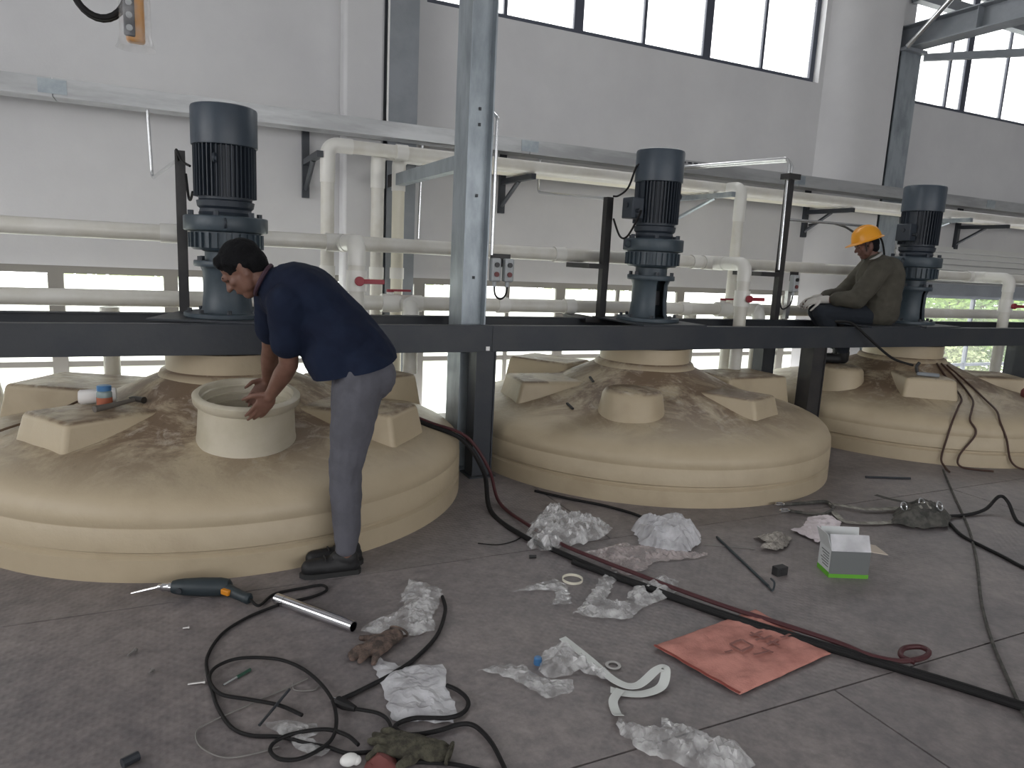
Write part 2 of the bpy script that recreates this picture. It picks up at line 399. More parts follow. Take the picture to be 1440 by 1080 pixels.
w6 = struct('window_6', MB().box((-6.13,HLW[0],HLW[2]),(-6.07,HLW[1],HLW[2]+.05)).box((-6.13,HLW[0],HLW[3]-.05),(-6.07,HLW[1],HLW[3])).box((-6.13,HLW[0],HLW[2]+.05),(-6.07,HLW[0]+.05,HLW[3]-.05)).box((-6.13,HLW[1]-.05,HLW[2]+.05),(-6.07,HLW[1],HLW[3]-.05)), 'dark_frame', smooth=False)
for k in range(7):
    ya = HLW[0]+.05+k*.986
    if k: MB().box((-6.125,ya-.02,HLW[2]+.05),(-6.075,ya+.02,HLW[3]-.05)).build('mullion', 'dark_frame', w6, smooth=False)
    MB().box((-6.103,ya+.02,HLW[2]+.05),(-6.097,ya+.966,HLW[3]-.05)).build('pane', 'glass_clear', w6, smooth=False)
struct('wall_right', MB().box((16,-7,-1), (16.2,WY,6.5)), 'wall_paint', smooth=False)
struct('ceiling', MB().box((-6.2,-7.2,6.5), (16.2,7.02,6.7)), 'ceiling_paint', smooth=False)
# pilasters are plastered brick columns of the back wall
struct('trim_1', MB().box((1.40,6.60,-1), (1.76,WY,6.5)), 'wall_paint', smooth=True, bevel=.03)
struct('trim_2', MB().prism([(7.30,WY,-1),(7.45,6.70,-1),(7.62,6.61,-1),(7.80,6.575,-1),(8.30,6.575,-1),(8.30,WY,-1)], (0,0,7.5)), 'wall_paint', smooth=True, ang=50)
def window(name, hole, mulls, thick, rails, glass, y=WY+.12, fw_=.065, frame_m='dark_frame'):
    x0, x1, z0, z1 = hole
    fr = MB().box((x0,y-.03,z0),(x1,y+.03,z0+fw_)).box((x0,y-.03,z1-fw_),(x1,y+.03,z1)).box((x0,y-.03,z0+fw_),(x0+fw_,y+.03,z1-fw_)).box((x1-fw_,y-.03,z0+fw_),(x1,y+.03,z1-fw_))
    o = struct(name, fr, frame_m, smooth=False)
    zs = [z0+fw_] + list(rails) + [z1-fw_]
    xs = [x0+fw_] + list(mulls) + [x1-fw_]
    for m_ in mulls:
        t = .11 if m_ in thick else .036
        MB().box((m_-t/2,y-.028,z0+fw_),(m_+t/2,y+.028,z1-fw_)).build('mullion', frame_m, o, smooth=False)
    for rz in rails:
        MB().box((x0+fw_,y-.022,rz-.022),(x1-fw_,y+.022,rz+.022)).build('window_rail', frame_m, o, smooth=False)
    for a, c in zip(xs, xs[1:]):
        for za, zb in zip(zs, zs[1:]):
            MB().box((a+.005,y-.003,za+.005),(c-.005,y+.003,zb-.005)).build('pane', glass, o, smooth=False)
    return o
window('window_1', HU1, (3.04,3.87,4.69,5.55,6.38), (3.87,5.55), (), 'glass_upper')
window('window_2', HU2, (9.75,10.12,11.0,11.9,12.8), (10.12,11.9), (), 'glass_upper')
window('window_3', HL1, (-3.3,-2.4,-1.55,-.87,-.02,.75,1.36,2.23,3.21,3.85,4.6,5.49,6.3,7.2,8.0), (-.87,-.02,2.23,3.85,5.49,7.2), (.45,), 'glass_frosted', frame_m='frame_beige')
window('window_4', HL2, (11.1,12.6), (), (.22,), 'glass_clear', frame_m='grey_paint')
window('window_5', HR, (-2,0,2,4,6,8), (2,6), (2.6,), 'glass_clear', y=-7.1)
# reveals of the upper window
# cladding strips on the wall right of the far pilaster
for k in range(6):
    z = 1.47 + k*.085
    MB().prism([(9.0,WY-.03,z),(9.0,WY-.045,z+.01),(9.0,WY-.02,z+.08),(9.0,WY,z+.08),(9.0,WY,z)], (5.2,0,0)).build('cladding_strip', 'louvre', wall_back, smooth=False)
tag(MB().box((9.1,WY-.10,1.28),(14.2,WY,1.45)).build('roller_shutter_box', 'grey_paint', wall_back, smooth=False), None, None)
# outdoors: pale ground and planting
struct('ground', MB().box((-14,7.1,-1.2),(40,40,-1.0)), 'ground_out', smooth=False)
def tree(name, label, c, rad, h, n, m, cat='tree', group=None, trunk=.05, leaf=.07):
    root = thing(name, label, cat, (c[0],c[1],-1.0), group=group)
    b = MB(); rng = random.Random(int(c[0]*37+c[1]*11))
    for _ in range(n):
        while True:
            p = Vector((rng.uniform(-1,1), rng.uniform(-1,1), rng.uniform(-1,1)))
            if .25 < p.length < 1: break
        k = 1 + .35*noise.noise(p*2.2 + Vector((c[0],0,0)))
        q = Vector((c[0]+p.x*rad*k, c[1]+p.y*rad*k, -1.0+h*.56+p.z*h*.44*k))
        d = Vector((rng.gauss(0,1), rng.gauss(0,1), rng.gauss(0,.6))).normalized(); e = d.orthogonal().normalized()*leaf*.35; d = d*leaf
        b.add([q-d, q+e, q+d, q-e], [(0,1,2,3)])
    b.build('foliage', m, root, smooth=False, fix=False)
    t = MB(); t.tube(spline([(c[0],c[1],-1.0),(c[0]+.03,c[1],-1.0+h*.3),(c[0]-.04,c[1]+.03,-1.0+h*.7)],5), [trunk*(1-.05*i) for i in range(11)], 8)
    for k in range(4):
        a = k*1.7; t.tube([(c[0],c[1],-1.0+h*(.28+.08*k)),(c[0]+cos(a)*rad*.55,c[1]+sin(a)*rad*.55,-1.0+h*(.5+.1*k))], [trunk*.5,trunk*.2], 6)
    t.build('trunk', 'bark', root)
tree('garden_tree', 'bushy green tree outside the clear window beyond the far tank', (14.7,9.4), 1.25, 3.0, 4200, 'leaf', group=None, leaf=.09)
tree('garden_shrub', 'low pale green shrub outside the clear window, beside the bushy tree', (13.5,8.7), .6, 1.7, 1700, 'leaf_pale', 'shrub')
tree('garden_tree', 'tall green tree standing behind the bushy tree outdoors', (17.6,10.6), 1.5, 3.6, 3600, 'leaf', leaf=.1)
for i,(x,l) in enumerate(((-3.2,'pale hedge bush outside the frosted windows beyond the nearest tank'),(-.5,'pale hedge bush outside the frosted windows behind the nearest motor'),(3.4,'pale hedge bush outside the frosted windows behind the middle motor'),(6.6,'pale hedge bush outside the frosted windows behind the tall clamp post'))):
    tree('hedge_bush', l, (x,10.5+.4*(i%2)), 1.25, 2.5, 1500, 'leaf_pale', 'shrub', leaf=.1)
# ------------------------------------------------------------------ steelwork
def hsec(b, x0, x1, y0, y1, z0, z1, t=.012, web='x'):
    if web == 'x':      # flanges are faces x0 and x1
        b.box((x0,y0,z0),(x0+t,y1,z1)); b.box((x1-t,y0,z0),(x1,y1,z1)); ym = (y0+y1)/2-.06; b.box((x0+t,ym,z0),(x1-t,ym+t,z1))
    else:
        b.box((x0,y0,z0),(x1,y0+t,z1)); b.box((x0,y1-t,z0),(x1,y1,z1)); xm = (x0+x1)/2; b.box((xm-t/2,y0+t,z0),(xm+t/2,y1-t,z1))
    return b
cg = thing('steel_column', 'tall scuffed galvanised steel column between the nearest and middle tanks', 'column', (1.91,4.67,0))
hsec(MB(), 1.776,1.955,4.55,4.80,.012,6.5,.01).build('column_shaft', 'galvanised_rubbed', cg, smooth=False)
MB().box((1.772,4.53,0),(1.962,4.82,.012)).build('base_plate', 'galvanised', cg, smooth=False)
for z in (2.46,2.36,1.9,1.35): MB().box((1.87,4.603,z),(1.885,4.612,z+.02)).build('bolt', 'steel_dark', cg, smooth=False)
cl = thing('wall_column', 'grey steel column with a bright edge standing against the near pilaster', 'column', (1.95,6.4,-1))
hsec(MB(), 1.79,2.06,6.57,6.79,-1,6.5,.012,'y').build('column_shaft', 'grey_paint', cl, smooth=False)
MB().box((1.775,6.565,2.62),(1.79,6.58,6.5)).build('edge_strip', 'white_plastic', cl, smooth=False)
cr = thing('wall_column', 'grey steel column carrying the roof beam at the far pilaster', 'column', (8.5,6.4,-1))
hsec(MB(), 8.34,8.70,6.57,6.79,-1,4.3,.014,'y').build('column_shaft', 'galvanised_rubbed', cr, smooth=False)
MB().box((8.32,6.5,4.3),(8.72,6.79,4.34)).build('cap_plate', 'grey_paint', cr, smooth=False)
rb = thing('roof_beam', 'grey steel roof beam running out from the far wall column', 'beam', (8.5,4,4.34))
MB().box((8.38,.5,4.34),(8.62,6.78,4.355)).box((8.38,.5,4.60),(8.62,6.78,4.615)).box((8.494,.5,4.355),(8.506,6.78,4.60)).build('beam_section', 'grey_paint', rb, smooth=False)
for y in (1.2,2.7,4.2,5.7): MB().box((8.39,y-.005,4.355),(8.494,y+.005,4.60)).build('stiffener', 'grey_paint', rb, smooth=False)
br = MB().tube([(8.32,6.49,4.33),(8.32,4.0,6.40)], .032, 12); tag(br.build('diagonal_brace', 'conduit'), 'silver round brace rising from the far wall column beside the roof beam', 'brace')
tie = MB().box((0,-.03,-.04),(4.4,.03,.045), Matrix.Translation((8.72,6.55,4.27)) @ Matrix.Rotation(radians(-48),4,'Z')); tag(tie.build('horizontal_tie', 'grey_paint', smooth=False), 'flat grey tie bar crossing the far upper window below the roof beam', 'tie bar')
pur = MB().box((8.64,6.64,4.97),(14.5,6.76,5.10)); tag(pur.build('horizontal_tie', 'grey_paint', smooth=False), 'deep grey rail running level along the far upper window above the roof beam', 'tie bar')
# agitator support beams (channels along the tank row)
def channel_x(b, x0, x1, yf, d, z0, z1, t=.008, fl=.075):   # web at yf, flanges to +d
    ya, yb = sorted((yf, yf+t*d)); b.box((x0,ya,z0),(x1,yb,z1))
    for za in (z0, z1-t):
        fa, fb = sorted((yf+t*d, yf+fl*d)); b.box((x0,fa,za),(x1,fb,za+t))
    return b
ZB0, ZB1 = .875, 1.052
def beam(x0, x1, yf, d, label):
    t = tag(channel_x(MB(), x0, x1, yf, d, ZB0, ZB1).build('channel_beam', 'steel_dark', smooth=False, bevel=.002), label, 'beam'); return t
beam(-4.5, 1.93, 4.36, 1, 'dark steel channel beam in front of the nearest motor, ending at the white gap patch')
beam(1.9305, 11, 4.36, 1, 'dark steel channel beam in front of the middle and far motors')
beam(-4.5, 11, 5.11, -1, 'dark steel channel beam behind the motors, carrying the upright posts')
tag(MB().box((1.885,4.352,.885),(1.91,4.359,.912)).build('gap_light', 'gap_light', smooth=False), 'small white square painted for daylight in the gap at the beam joint by the galvanised column', 'light gap')  # white plate painted in for window light seen through a gap
def upost(x0, x1, y0, y1, label, z1=ZB0, mt='steel_dark'):
    r = thing('support_post', label, 'post', ((x0+x1)/2,(y0+y1)/2,0))
    hsec(MB(), x0,x1,y0,y1,.01,z1,.01).build('post_shaft', mt, r, smooth=False)
    MB().box((x0-.025,y0-.025,0),(x1+.025,y1+.025,.01)).build('base_plate', mt, r, smooth=False)
upost(1.82,1.965,4.36,4.50, 'dark steel post under the beam joint in front of the galvanised column')
upost(4.94,5.10,4.36,4.50, 'dark green-black post under the front beam between the middle and far tanks', mt='steel_black')
upost(8.07,8.22,4.36,4.50, 'dark post under the front beam beyond the far tank')
upost(4.98,5.13,4.97,5.10, 'dark post under the rear beam beside four white down pipes')
upost(8.95,9.15,4.97,5.10, 'dark post under the rear beam at the far end of the row')
# posts on the rear beam that carry pipes and cables
def mast(x, z1, label, w=.06, clamp=False, arms=()):
    r = thing('cable_mast', label, 'post', (x,5.06,ZB1))
    MB().box((x-w/2,5.03,ZB1),(x+w/2,5.038,z1)).box((x-w/2,5.038,ZB1),(x-w/2+.008,5.09,z1)).box((x+w/2-.008,5.038,ZB1),(x+w/2,5.09,z1)).build('upright', 'steel_black', r, smooth=False)
    for xa, xb, z in arms: MB().box((min(xa,xb),5.02,z-.05),(max(xa,xb),5.40,z-.01)).build('pipe_arm', 'steel_black', r, smooth=False)
    if clamp: MB().box((x-.07,5.0,z1),(x+.07,5.11,z1+.05)).build('top_clamp', 'steel_black', r, smooth=False)
    return r
mast(.06, 2.06, 'black upright post beside the nearest motor, its top taking cables')
mast(3.215, 2.03, 'black upright post left beside the middle motor, holding pipe arms', arms=((3.05,3.19,1.505),(3.05,3.19,1.065)))
mast(5.16, 2.34, 'tall black post with a top clamp and conduits beside the switch box', .055, True, arms=((4.9,5.13,1.505),))
mast(6.30, 1.98, 'black upright post behind the seated worker, beside the far motor')
# wall brackets
def bracket(x, label, m='steel_dark', ye=6.07):
    r = thing('wall_bracket', label, 'bracket', (x,WY-.05,1.95), group='brackets under the cable tray')
    MB().box((x-.03,WY-.05,1.95),(x+.03,WY,2.55)).build('upright', m, r, smooth=False)
    MB().box((x-.025,ye,2.233),(x+.025,WY-.05,2.283)).build('arm', m, r, smooth=False)
    MB().tube([(x,WY-.03,2.02+.0),(x,6.38 if ye > 6 else 6.1,2.24)], .022, 6).build('strut', m, r)
for x, l in ((1.1,'dark triangular wall bracket beside the elbowed end of the pipe bundle'),(3.03,'dark triangular wall bracket just past the galvanised column'),(7.24,'dark triangular wall bracket above the seated worker and level conduit'),(10.25,'dark triangular wall bracket beyond the far motor')): bracket(x, l)
for x, l in ((5.19,'galvanised wall bracket with a long arm behind the middle motor'),(9.05,'galvanised wall bracket with a long arm behind the far motor')): bracket(x, l, 'galvanised', 5.82)
ta_ = thing('tie_channel', 'scuffed steel channel tying the galvanised column back to the wall column', 'channel', (1.88,5.7,2.09))
MB().box((1.80,4.801,2.09),(1.808,6.569,2.19)).box((1.808,4.801,2.182),(1.88,6.569,2.19)).box((1.808,4.801,2.09),(1.88,6.569,2.098)).build('channel_section', 'galvanised_rubbed', ta_, smooth=False)
MB().box((1.795,6.45,2.085),(1.80,6.569,2.195)).build('end_plate', 'steel_black', ta_, smooth=False)
# cable tray
tr = thing('cable_tray', 'long shiny galvanised cable tray running along the white wall', 'tray', (3,6.4,2.49))
for a, c in ((-5.9,-.75),(-.742,3.1),(3.108,6.6),(6.608,10.2),(10.208,13.9)):
    MB().box((a,6.33,2.49),(c,6.55,2.496)).box((a,6.33,2.496),(c,6.336,2.622)).box((a,6.544,2.496),(c,6.55,2.622)).build('tray_length', 'tray_zinc', tr, smooth=False)
for a in (-.746,3.104,6.604,10.204): MB().box((a-.09,6.325,2.51),(a+.09,6.33,2.61)).build('splice_plate', 'galvanised', tr, smooth=False)
for x in (4.9,4.98,5.06,5.14,5.22): MB().box((x,6.327,2.585),(x+.05,6.33,2.605)).build('print_mark', 'steel_dark', tr, smooth=False)
# ------------------------------------------------------------------ pvc pipework
R = .055
def fit(b, p, d, L=.10, r=R+.009): p = Vector(p); d = Vector(d).normalized(); b.cyl(p-d*L/2, p+d*L/2, r, n=24); return b
def valve(root, x, y, z, face=-1, green=False):
    v = MB(); v.cyl((x,y,z-.07),(x,y,z+.07), R+.014, n=24); v.cyl((x,y-.085,z),(x,y,z), .03, n=16); vb = v.build('valve_body', 'pvc_fit', root)
    h = MB(); h.cyl((x,y-.11,z),(x,y-.075,z), .032, n=16); h.box((x,y-.108,z-.016),(x+.17,y-.088,z+.016)); h.build('valve_handle', 'red_handle', vb, bevel=.004)
def main_pipe(label, z, y, x0, x1, drops, coup, seg='pvc'):
    root = thing('water_main', label, 'pipe', (x0,y,z))
    cuts = [x0] + sorted(d[0] for d in drops) + [x1]
    for a, c in zip(cuts, cuts[1:]): MB().cyl((a,y,z),(c,y,z), R, n=24).build('pipe_length', seg, root)
    for x in coup: fit(MB(), (x,y,z), (1,0,0)).build('coupling', 'pvc_fit', root)
    for (x, fy, zend, vz) in drops:
        fit(MB(), (x,y,z), (1,0,0), .26, R+.01).cyl((x,y,z),(x,y-.16,z), R+.01, n=24).build('tee', 'pvc_fit', root)
        pts = rounded([(x,y-.14,z),(x,fy,z),(x,fy,zend)], .075)
        MB().tube(pts[:-1]+[Vector((x,fy,z-.15))], R+.006, 24).build('elbow', 'pvc_fit', root)
        MB().cyl((x,fy,z-.13),(x,fy,zend), R, n=24).build('drop_pipe', seg, root)
        if vz: valve(root, x, fy, vz)
    return root
main_pipe('upper white plastic water pipe running behind the motors', 1.555, 5.36, -5.5, 9.6, [(1.14,4.93,.52,1.30),(4.62,4.94,.45,1.25),(8.52,4.94,.0,1.25)], (-.02,2.95,4.4,4.92,7.2))
main_pipe('lower white plastic water pipe running behind the motors', 1.12, 5.36, -5.5, 9.6, [(1.62,5.20,.60,None),(5.10,5.20,.0,None)], (2.45,3.08,4.32,6.6))
# horizontal-spindle valves of the lower pipe
for x,l in ((1.50,'red-handled tap body on the lower pipe by the galvanised column'),(4.78,'red-handled tap body on the lower pipe by the tall clamp post')):
    r = thing('pipe_tap', l, 'valve', (x,5.36,1.18))
    b = MB(); b.cyl((x-.07,5.36,1.12),(x+.07,5.36,1.12), R+.016, n=24); b.cyl((x,5.36,1.17),(x,5.36,1.205), .028, n=14); b.build('tap_body', 'pvc_fit', r)
    MB().cyl((x,5.36,1.205),(x,5.36,1.225), .03, n=14).box((x,5.345,1.21),(x+.16,5.375,1.226)).build('tap_handle', 'red_handle', r)
# bundle of pipes lying on the wall brackets, each turning down to its own tank
bz = 2.345
bund = [(6.125,1.17,'white'),(6.247,1.62,'white'),(6.369,1.84,'cream'),(6.491,2.55,'cream')]
for i,(y,xe,c) in enumerate(bund):
    lab = ['white pipe of the wall bundle nearest the room, elbowed down at its end','white pipe second from the room in the wall bundle','cream pipe in the middle of the wall bundle','cream pipe of the bundle lying nearest the white wall'][i]
    root = thing('bundle_pipe', lab, 'pipe', (xe,y,.2))
    if i < 3:
        pts = rounded([(xe+.2,y,bz),(xe,y,bz),(xe,y,bz-.3)], .08)
        MB().tube(pts, R+.006, 24).build('elbow', 'pvc_fit', root)
        MB().cyl((xe,y,bz-.2),(xe,y,.0), R, n=24).build('down_pipe', 'pvc' if c=='white' else 'pvc_cream', root)
        MB().cyl((xe+.15,y,bz),(13.5,y,bz), R, n=24).build('pipe_length', 'pvc' if c=='white' else 'pvc_cream', root)
        fit(MB(), (xe+.62,y,bz), (1,0,0)).build('coupling', 'pvc_fit', root)
        fit(MB(), (xe,y,1.32), (0,0,1)).build('coupling', 'pvc_fit', root)
    else: MB().cyl((xe,y,bz),(13.5,y,bz), R, n=24).build('pipe_length', 'pvc_cream', root)
dp = thing('down_pipe_run', 'white pipe elbowed down from the wall bundle behind the middle tank', 'pipe', (5.36,5.9,.1))
pts = rounded([(5.36,6.10,bz),(5.36,5.9,bz),(5.36,5.9,2.0)], .09)
MB().tube(pts, R+.006, 24).build('elbow', 'pvc_fit', dp); MB().cyl((5.36,5.9,2.1),(5.36,5.9,.1), R, n=24).build('pipe_length', 'pvc', dp)
for x,y,l in ((4.55,5.62,'left'),(4.80,5.55,'x')):
    pass
for (x,y,z1,l) in ((4.72,5.75,1.0,'short white riser behind the middle tank, beside the tall elbowed pipe'),(-.42,5.85,.98,'short white riser behind the nearest tank under the rear beam')):
    r = thing('riser_pipe', l, 'pipe', (x,y,.1)); MB().cyl((x,y,.1),(x,y,z1), R, n=24).build('pipe_length', 'pvc', r); fit(MB(), (x,y,z1), (0,0,1), .08).build('cap', 'pvc_fit', r)
r = thing('riser_pipe', 'thin leaning white pipe behind the nearest tank at its far side', 'pipe', (-1.05,5.7,.1)); MB().cyl((-1.05,5.75,.1),(-1.22,5.75,1.02), .045, n=20).build('pipe_length', 'pvc', r); fit(MB(), (-1.05,5.75,.1), (0,0,1), .08, .055).build('foot_socket', 'pvc_fit', r)
# ------------------------------------------------------------------ thin conduits
def conduit(label, pts, r=.012, rad=.06, m='conduit', name='conduit'):
    return tag(MB().tube(rounded(pts, rad), r, 10).build(name, m), label, 'conduit')
conduit('short hooked steel conduit hanging from the tray beside the nearest motor', [(-.14,6.40,2.49),(-.125,6.40,1.98),(.04,5.6,2.05),(.05,5.10,2.05)])
conduit('thin steel conduit hanging from the tray beside the near wall column', [(2.12,6.57,2.60),(2.10,6.58,1.60),(2.26,6.3,1.54)])
conduit('bent steel conduit from the tray to the post beside the middle motor', [(3.34,6.57,2.60),(3.34,6.57,2.17),(3.24,5.08,2.02)], .014)
conduit('bright conduit sloping from the tray up to the tall clamp post', [(4.75,6.34,2.52),(5.14,5.07,2.53),(5.14,5.05,1.52)], .016)
conduit('bright conduit running down the tall clamp post beside another', [(4.83,6.36,2.515),(5.185,5.08,2.515),(5.185,5.06,1.52)], .012)
conduit('level bright conduit between the clamp post and the seated worker', [(5.2,5.07,1.985),(5.7,5.06,1.99),(6.28,5.05,1.99)], .014)
conduit('steel conduit running up the galvanised column from the switch boxes', [(1.985,4.56,1.52),(1.985,4.56,2.42),(1.995,4.75,2.52)], .011, .03)
def switch_pair(x, y, z, n, label, cabs):
    root = thing('switch_box', label, 'switch', (x,y,z-.08))
    MB().box((x-.02,y+.035,z+.02),(x+.13 if n > 1 else x+.08,y+.045,z+.11)).build('mounting_plate', 'steel_black', root, smooth=False)
    for k in range(n):
        cx = x + k*.098
        b = MB().box((cx-.032,y-.03,z-.08),(cx+.036,y+.035,z+.08)).build('housing', 'switch_grey', root, bevel=.012, seg=3)
        MB().cyl((cx,y-.042,z+.035),(cx,y-.028,z+.035), .017).build('push_button', 'button_black', b)
        MB().cyl((cx,y-.042,z-.03),(cx,y-.028,z-.03), .017).build('push_button', 'button_red', b)
        MB().cyl((cx,y,z-.115),(cx,y,z-.075), .014).build('cable_gland', 'switch_grey', b)
    MB().tube(spline([(c[0]+x,c[1]+y,c[2]+z) for c in cabs],6), .007, 8).build('cable', 'rubber', root)
switch_pair(2.01,4.55,1.42,2,'pair of grey push-button boxes on the galvanised column',[(0,0,-.11),(.01,0,-.17),(.05,0,-.20),(.09,0,-.17),(.098,0,-.11)])
switch_pair(5.32,5.02,1.40,1,'single grey push-button box on the tall clamp post',[(0,0,-.11),(-.02,0,-.20),(-.1,.02,-.24),(-.13,.03,-.1),(-.12,.03,.1)])
pdm = MB().box((5.30,5.06,1.06),(5.345,5.10,1.33)); tag(pdm.build('box_stand', 'conduit', smooth=False), 'short silver stand under the single push-button box', 'stand')
# hoist pendant in a plastic bag, cable coiled above
pn = thing('hoist_pendant', 'yellow and black hoist pendant in a clear bag, hanging on its cable', 'pendant', (-.115,4.0,2.40))
MB().box((-.165,3.97,2.41),(-.085,4.03,2.95)).build('pendant_body', 'pendant_yellow', pn, bevel=.015, seg=3)
fc = MB().box((-.172,3.962,2.43),(-.125,3.975,2.95)).build('button_face', 'pendant_black', pn, bevel=.006)
for k in range(7): MB().cyl((-.148,3.955,2.465+k*.055),(-.148,3.963,2.465+k*.055), .014, n=12).build('push_button', 'switch_grey', fc)
bgm = MB(); pr = [(.062,0),(.052,.04),(.055,.2),(.06,.55)]
bgm.tube([(-.125,4.0,2.385),(-.125,4.0,2.40),(-.125,4.0,2.44),(-.125,4.0,2.6),(-.125,4.0,2.95)], [.088,.078,.068,.066,.07], 14, caps=False); bgm.build('plastic_bag', 'film_bag', pn)
lp = []
for i in range(60):
    a = i/59*2*pi*2.2 - .4; lp.append((-.27+.115*cos(a), 4.0+.012*i/10, 2.66+.155*sin(a)))
MB().tube(lp, .014, 10).build('cable_coil', 'rubber', pn)
MB().tube([(-.125,4.0,2.95),(-.125,4.0,4.5),(-.125,4.0,6.5)], .014, 8).build('hanging_cable', 'rubber', pn)
# ================================================================== TANKS
TY = 4.74
TANKX = (.30, 3.46, 6.60)
PROF = [(1.465,0),(1.465,.105),(1.446,.118),(1.446,.130),(1.463,.14),(1.463,.240),(1.457,.246),(1.457,.252),(1.461,.26),(1.458,.30),(1.44,.340),(1.40,.374),(1.34,.400),(1.25,.425),(1.12,.452),(.98,.482),(.84,.525),(.70,.578),(.56,.640),(.44,.695),(.36,.73)]
def dome(r):
    for (ra,za),(rb,zb) in zip(PROF, PROF[1:]):
        if rb <= r <= ra: return za + (zb-za)*((ra-r)/(ra-rb) if ra > rb else 0)
    return .73
def make_tank(cx, label, boss, round_boss, ring=None, neckr=.36):
    t = thing('plastic_tank', label, 'tank', (cx,TY,0))
    sh = MB(); n = 128; prof = PROF
    vs = []; fs = []
    for i,(r,z) in enumerate(prof):
        for j in range(n):
            a = 2*pi*j/n
            k = 0
            if z > .3: k = .012*noise.noise(Vector((cos(a)*r*1.6+cx, sin(a)*r*1.6, z)))+.006*noise.noise(Vector((cos(a)*r*5+cx, sin(a)*r*5, z)))
            vs.append((cx+r*cos(a), TY+r*sin(a), z+k))
    for i in range(len(prof)-1):
        for j in range(n): fs.append((i*n+j, i*n+(j+1)%n, (i+1)*n+(j+1)%n, (i+1)*n+j))
    sh.add(vs, fs); sh.build('tank_shell', 'tank_poly', t, ang=50)
    MB().lathe([(neckr+.06,.68),(neckr+.03,.74),(neckr,.75),(neckr,.865),(neckr-.03,.868),(neckr-.03,.72)], (cx,TY,0), 64).build('centre_neck', 'tank_poly', t, ang=50)
    for az, ra, rb, hw, zt in boss:
        M = Matrix.Translation((cx,TY,0)) @ Matrix.Rotation(radians(az),4,'Z')
        b = MB(); vs = []
        # tapered lug: flat top from the dome outwards, sides flaring down into the dome
        top = [(ra,-hw),(rb,-hw*.96),(rb,hw*.96),(ra,hw)]
        for q in range(2):
            for (r,s) in top:
                if q: vs.append(M @ Vector((r, s, zt)))
                else:
                    e = .05; rr = r+(e if r == rb else -.02); ss = s*(1+e/hw*.6)
                    vs.append(M @ Vector((rr, ss, min(zt, dome(min(1.44, hypot(rr,ss))) )-.05)))
        b.add(vs, [(3,2,1,0),(4,5,6,7),(0,1,5,4),(1,2,6,5),(2,3,7,6),(3,0,4,7)])
        b.build('lifting_lug', 'tank_poly', t, bevel=.03, seg=4)
    for az, rc, rad, zt in round_boss:
        x, y = cx+rc*cos(radians(az)), TY+rc*sin(radians(az))
        z0 = dome(min(1.44, rc+rad))-.06
        MB().lathe([(rad+.07,z0),(rad+.03,z0+.1),(rad+.012,zt-.04),(rad-.005,zt-.012),(rad-.03,zt),(rad*.7,zt-.004),(rad*.5,zt+.006),(0,zt+.006)], (x,y,0), 48).build('round_boss', 'tank_poly', t, ang=60)
    if ring:
        az, rc, rad, h, tilt = ring
        d = Vector((cos(radians(az)), sin(radians(az)), 0)); c = Vector((cx,TY,0)) + d*rc; c.z = dome(rc)
        axis = (Vector((0,0,1))*cos(tilt) + d*sin(tilt)).normalized()
        rot = Vector((0,0,1)).rotation_difference(axis).to_matrix().to_4x4()
        o = MB().lathe([(rad+.01,-.16),(rad-.004,-.06),(rad-.016,.0),(rad-.024,h-.09),(rad-.022,h-.06),(rad,h-.045),(rad+.004,h-.01),(rad-.008,h),(rad-.03,h),(rad-.036,h-.01),(rad-.036,-.12)], c, 64, rot).build('manway_neck', 'tank_ring', t, ang=50)
        for k in range(3):
            z = h-.035-k*.04
            pts = [c + rot @ Vector(((rad-.036)*cos(a), (rad-.036)*sin(a), z)) for a in [2*pi*j/40 for j in range(40)]]
            MB().tube(pts, .008, 6, closed=True).build('screw_thread', 'tank_ring', o)
        MB().lathe([(0,-.03),(rad-.04,-.03)], c, 40, rot).build('added_neck_disc', 'tank_poly', o)  # added disc inside the neck, in place of a dark open hole
    return t
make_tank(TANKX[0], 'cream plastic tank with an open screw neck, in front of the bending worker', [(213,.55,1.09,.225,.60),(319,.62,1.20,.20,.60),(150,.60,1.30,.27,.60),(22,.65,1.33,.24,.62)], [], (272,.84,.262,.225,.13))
make_tank(TANKX[1], 'cream plastic tank with a closed round boss under the middle motor', [(292,.45,1.04,.19,.60),(172,.55,1.11,.22,.60),(0,.70,1.36,.25,.61),(120,.6,1.2,.21,.65)], [(230,.88,.20,.645)])
make_tank(TANKX[2], 'cream plastic tank under the far motor with loose cables hanging over it', [(231,.50,.98,.21,.645),(330,.62,1.12,.25,.60),(20,.6,1.1,.21,.62)], [(182,.92,.21,.66)])
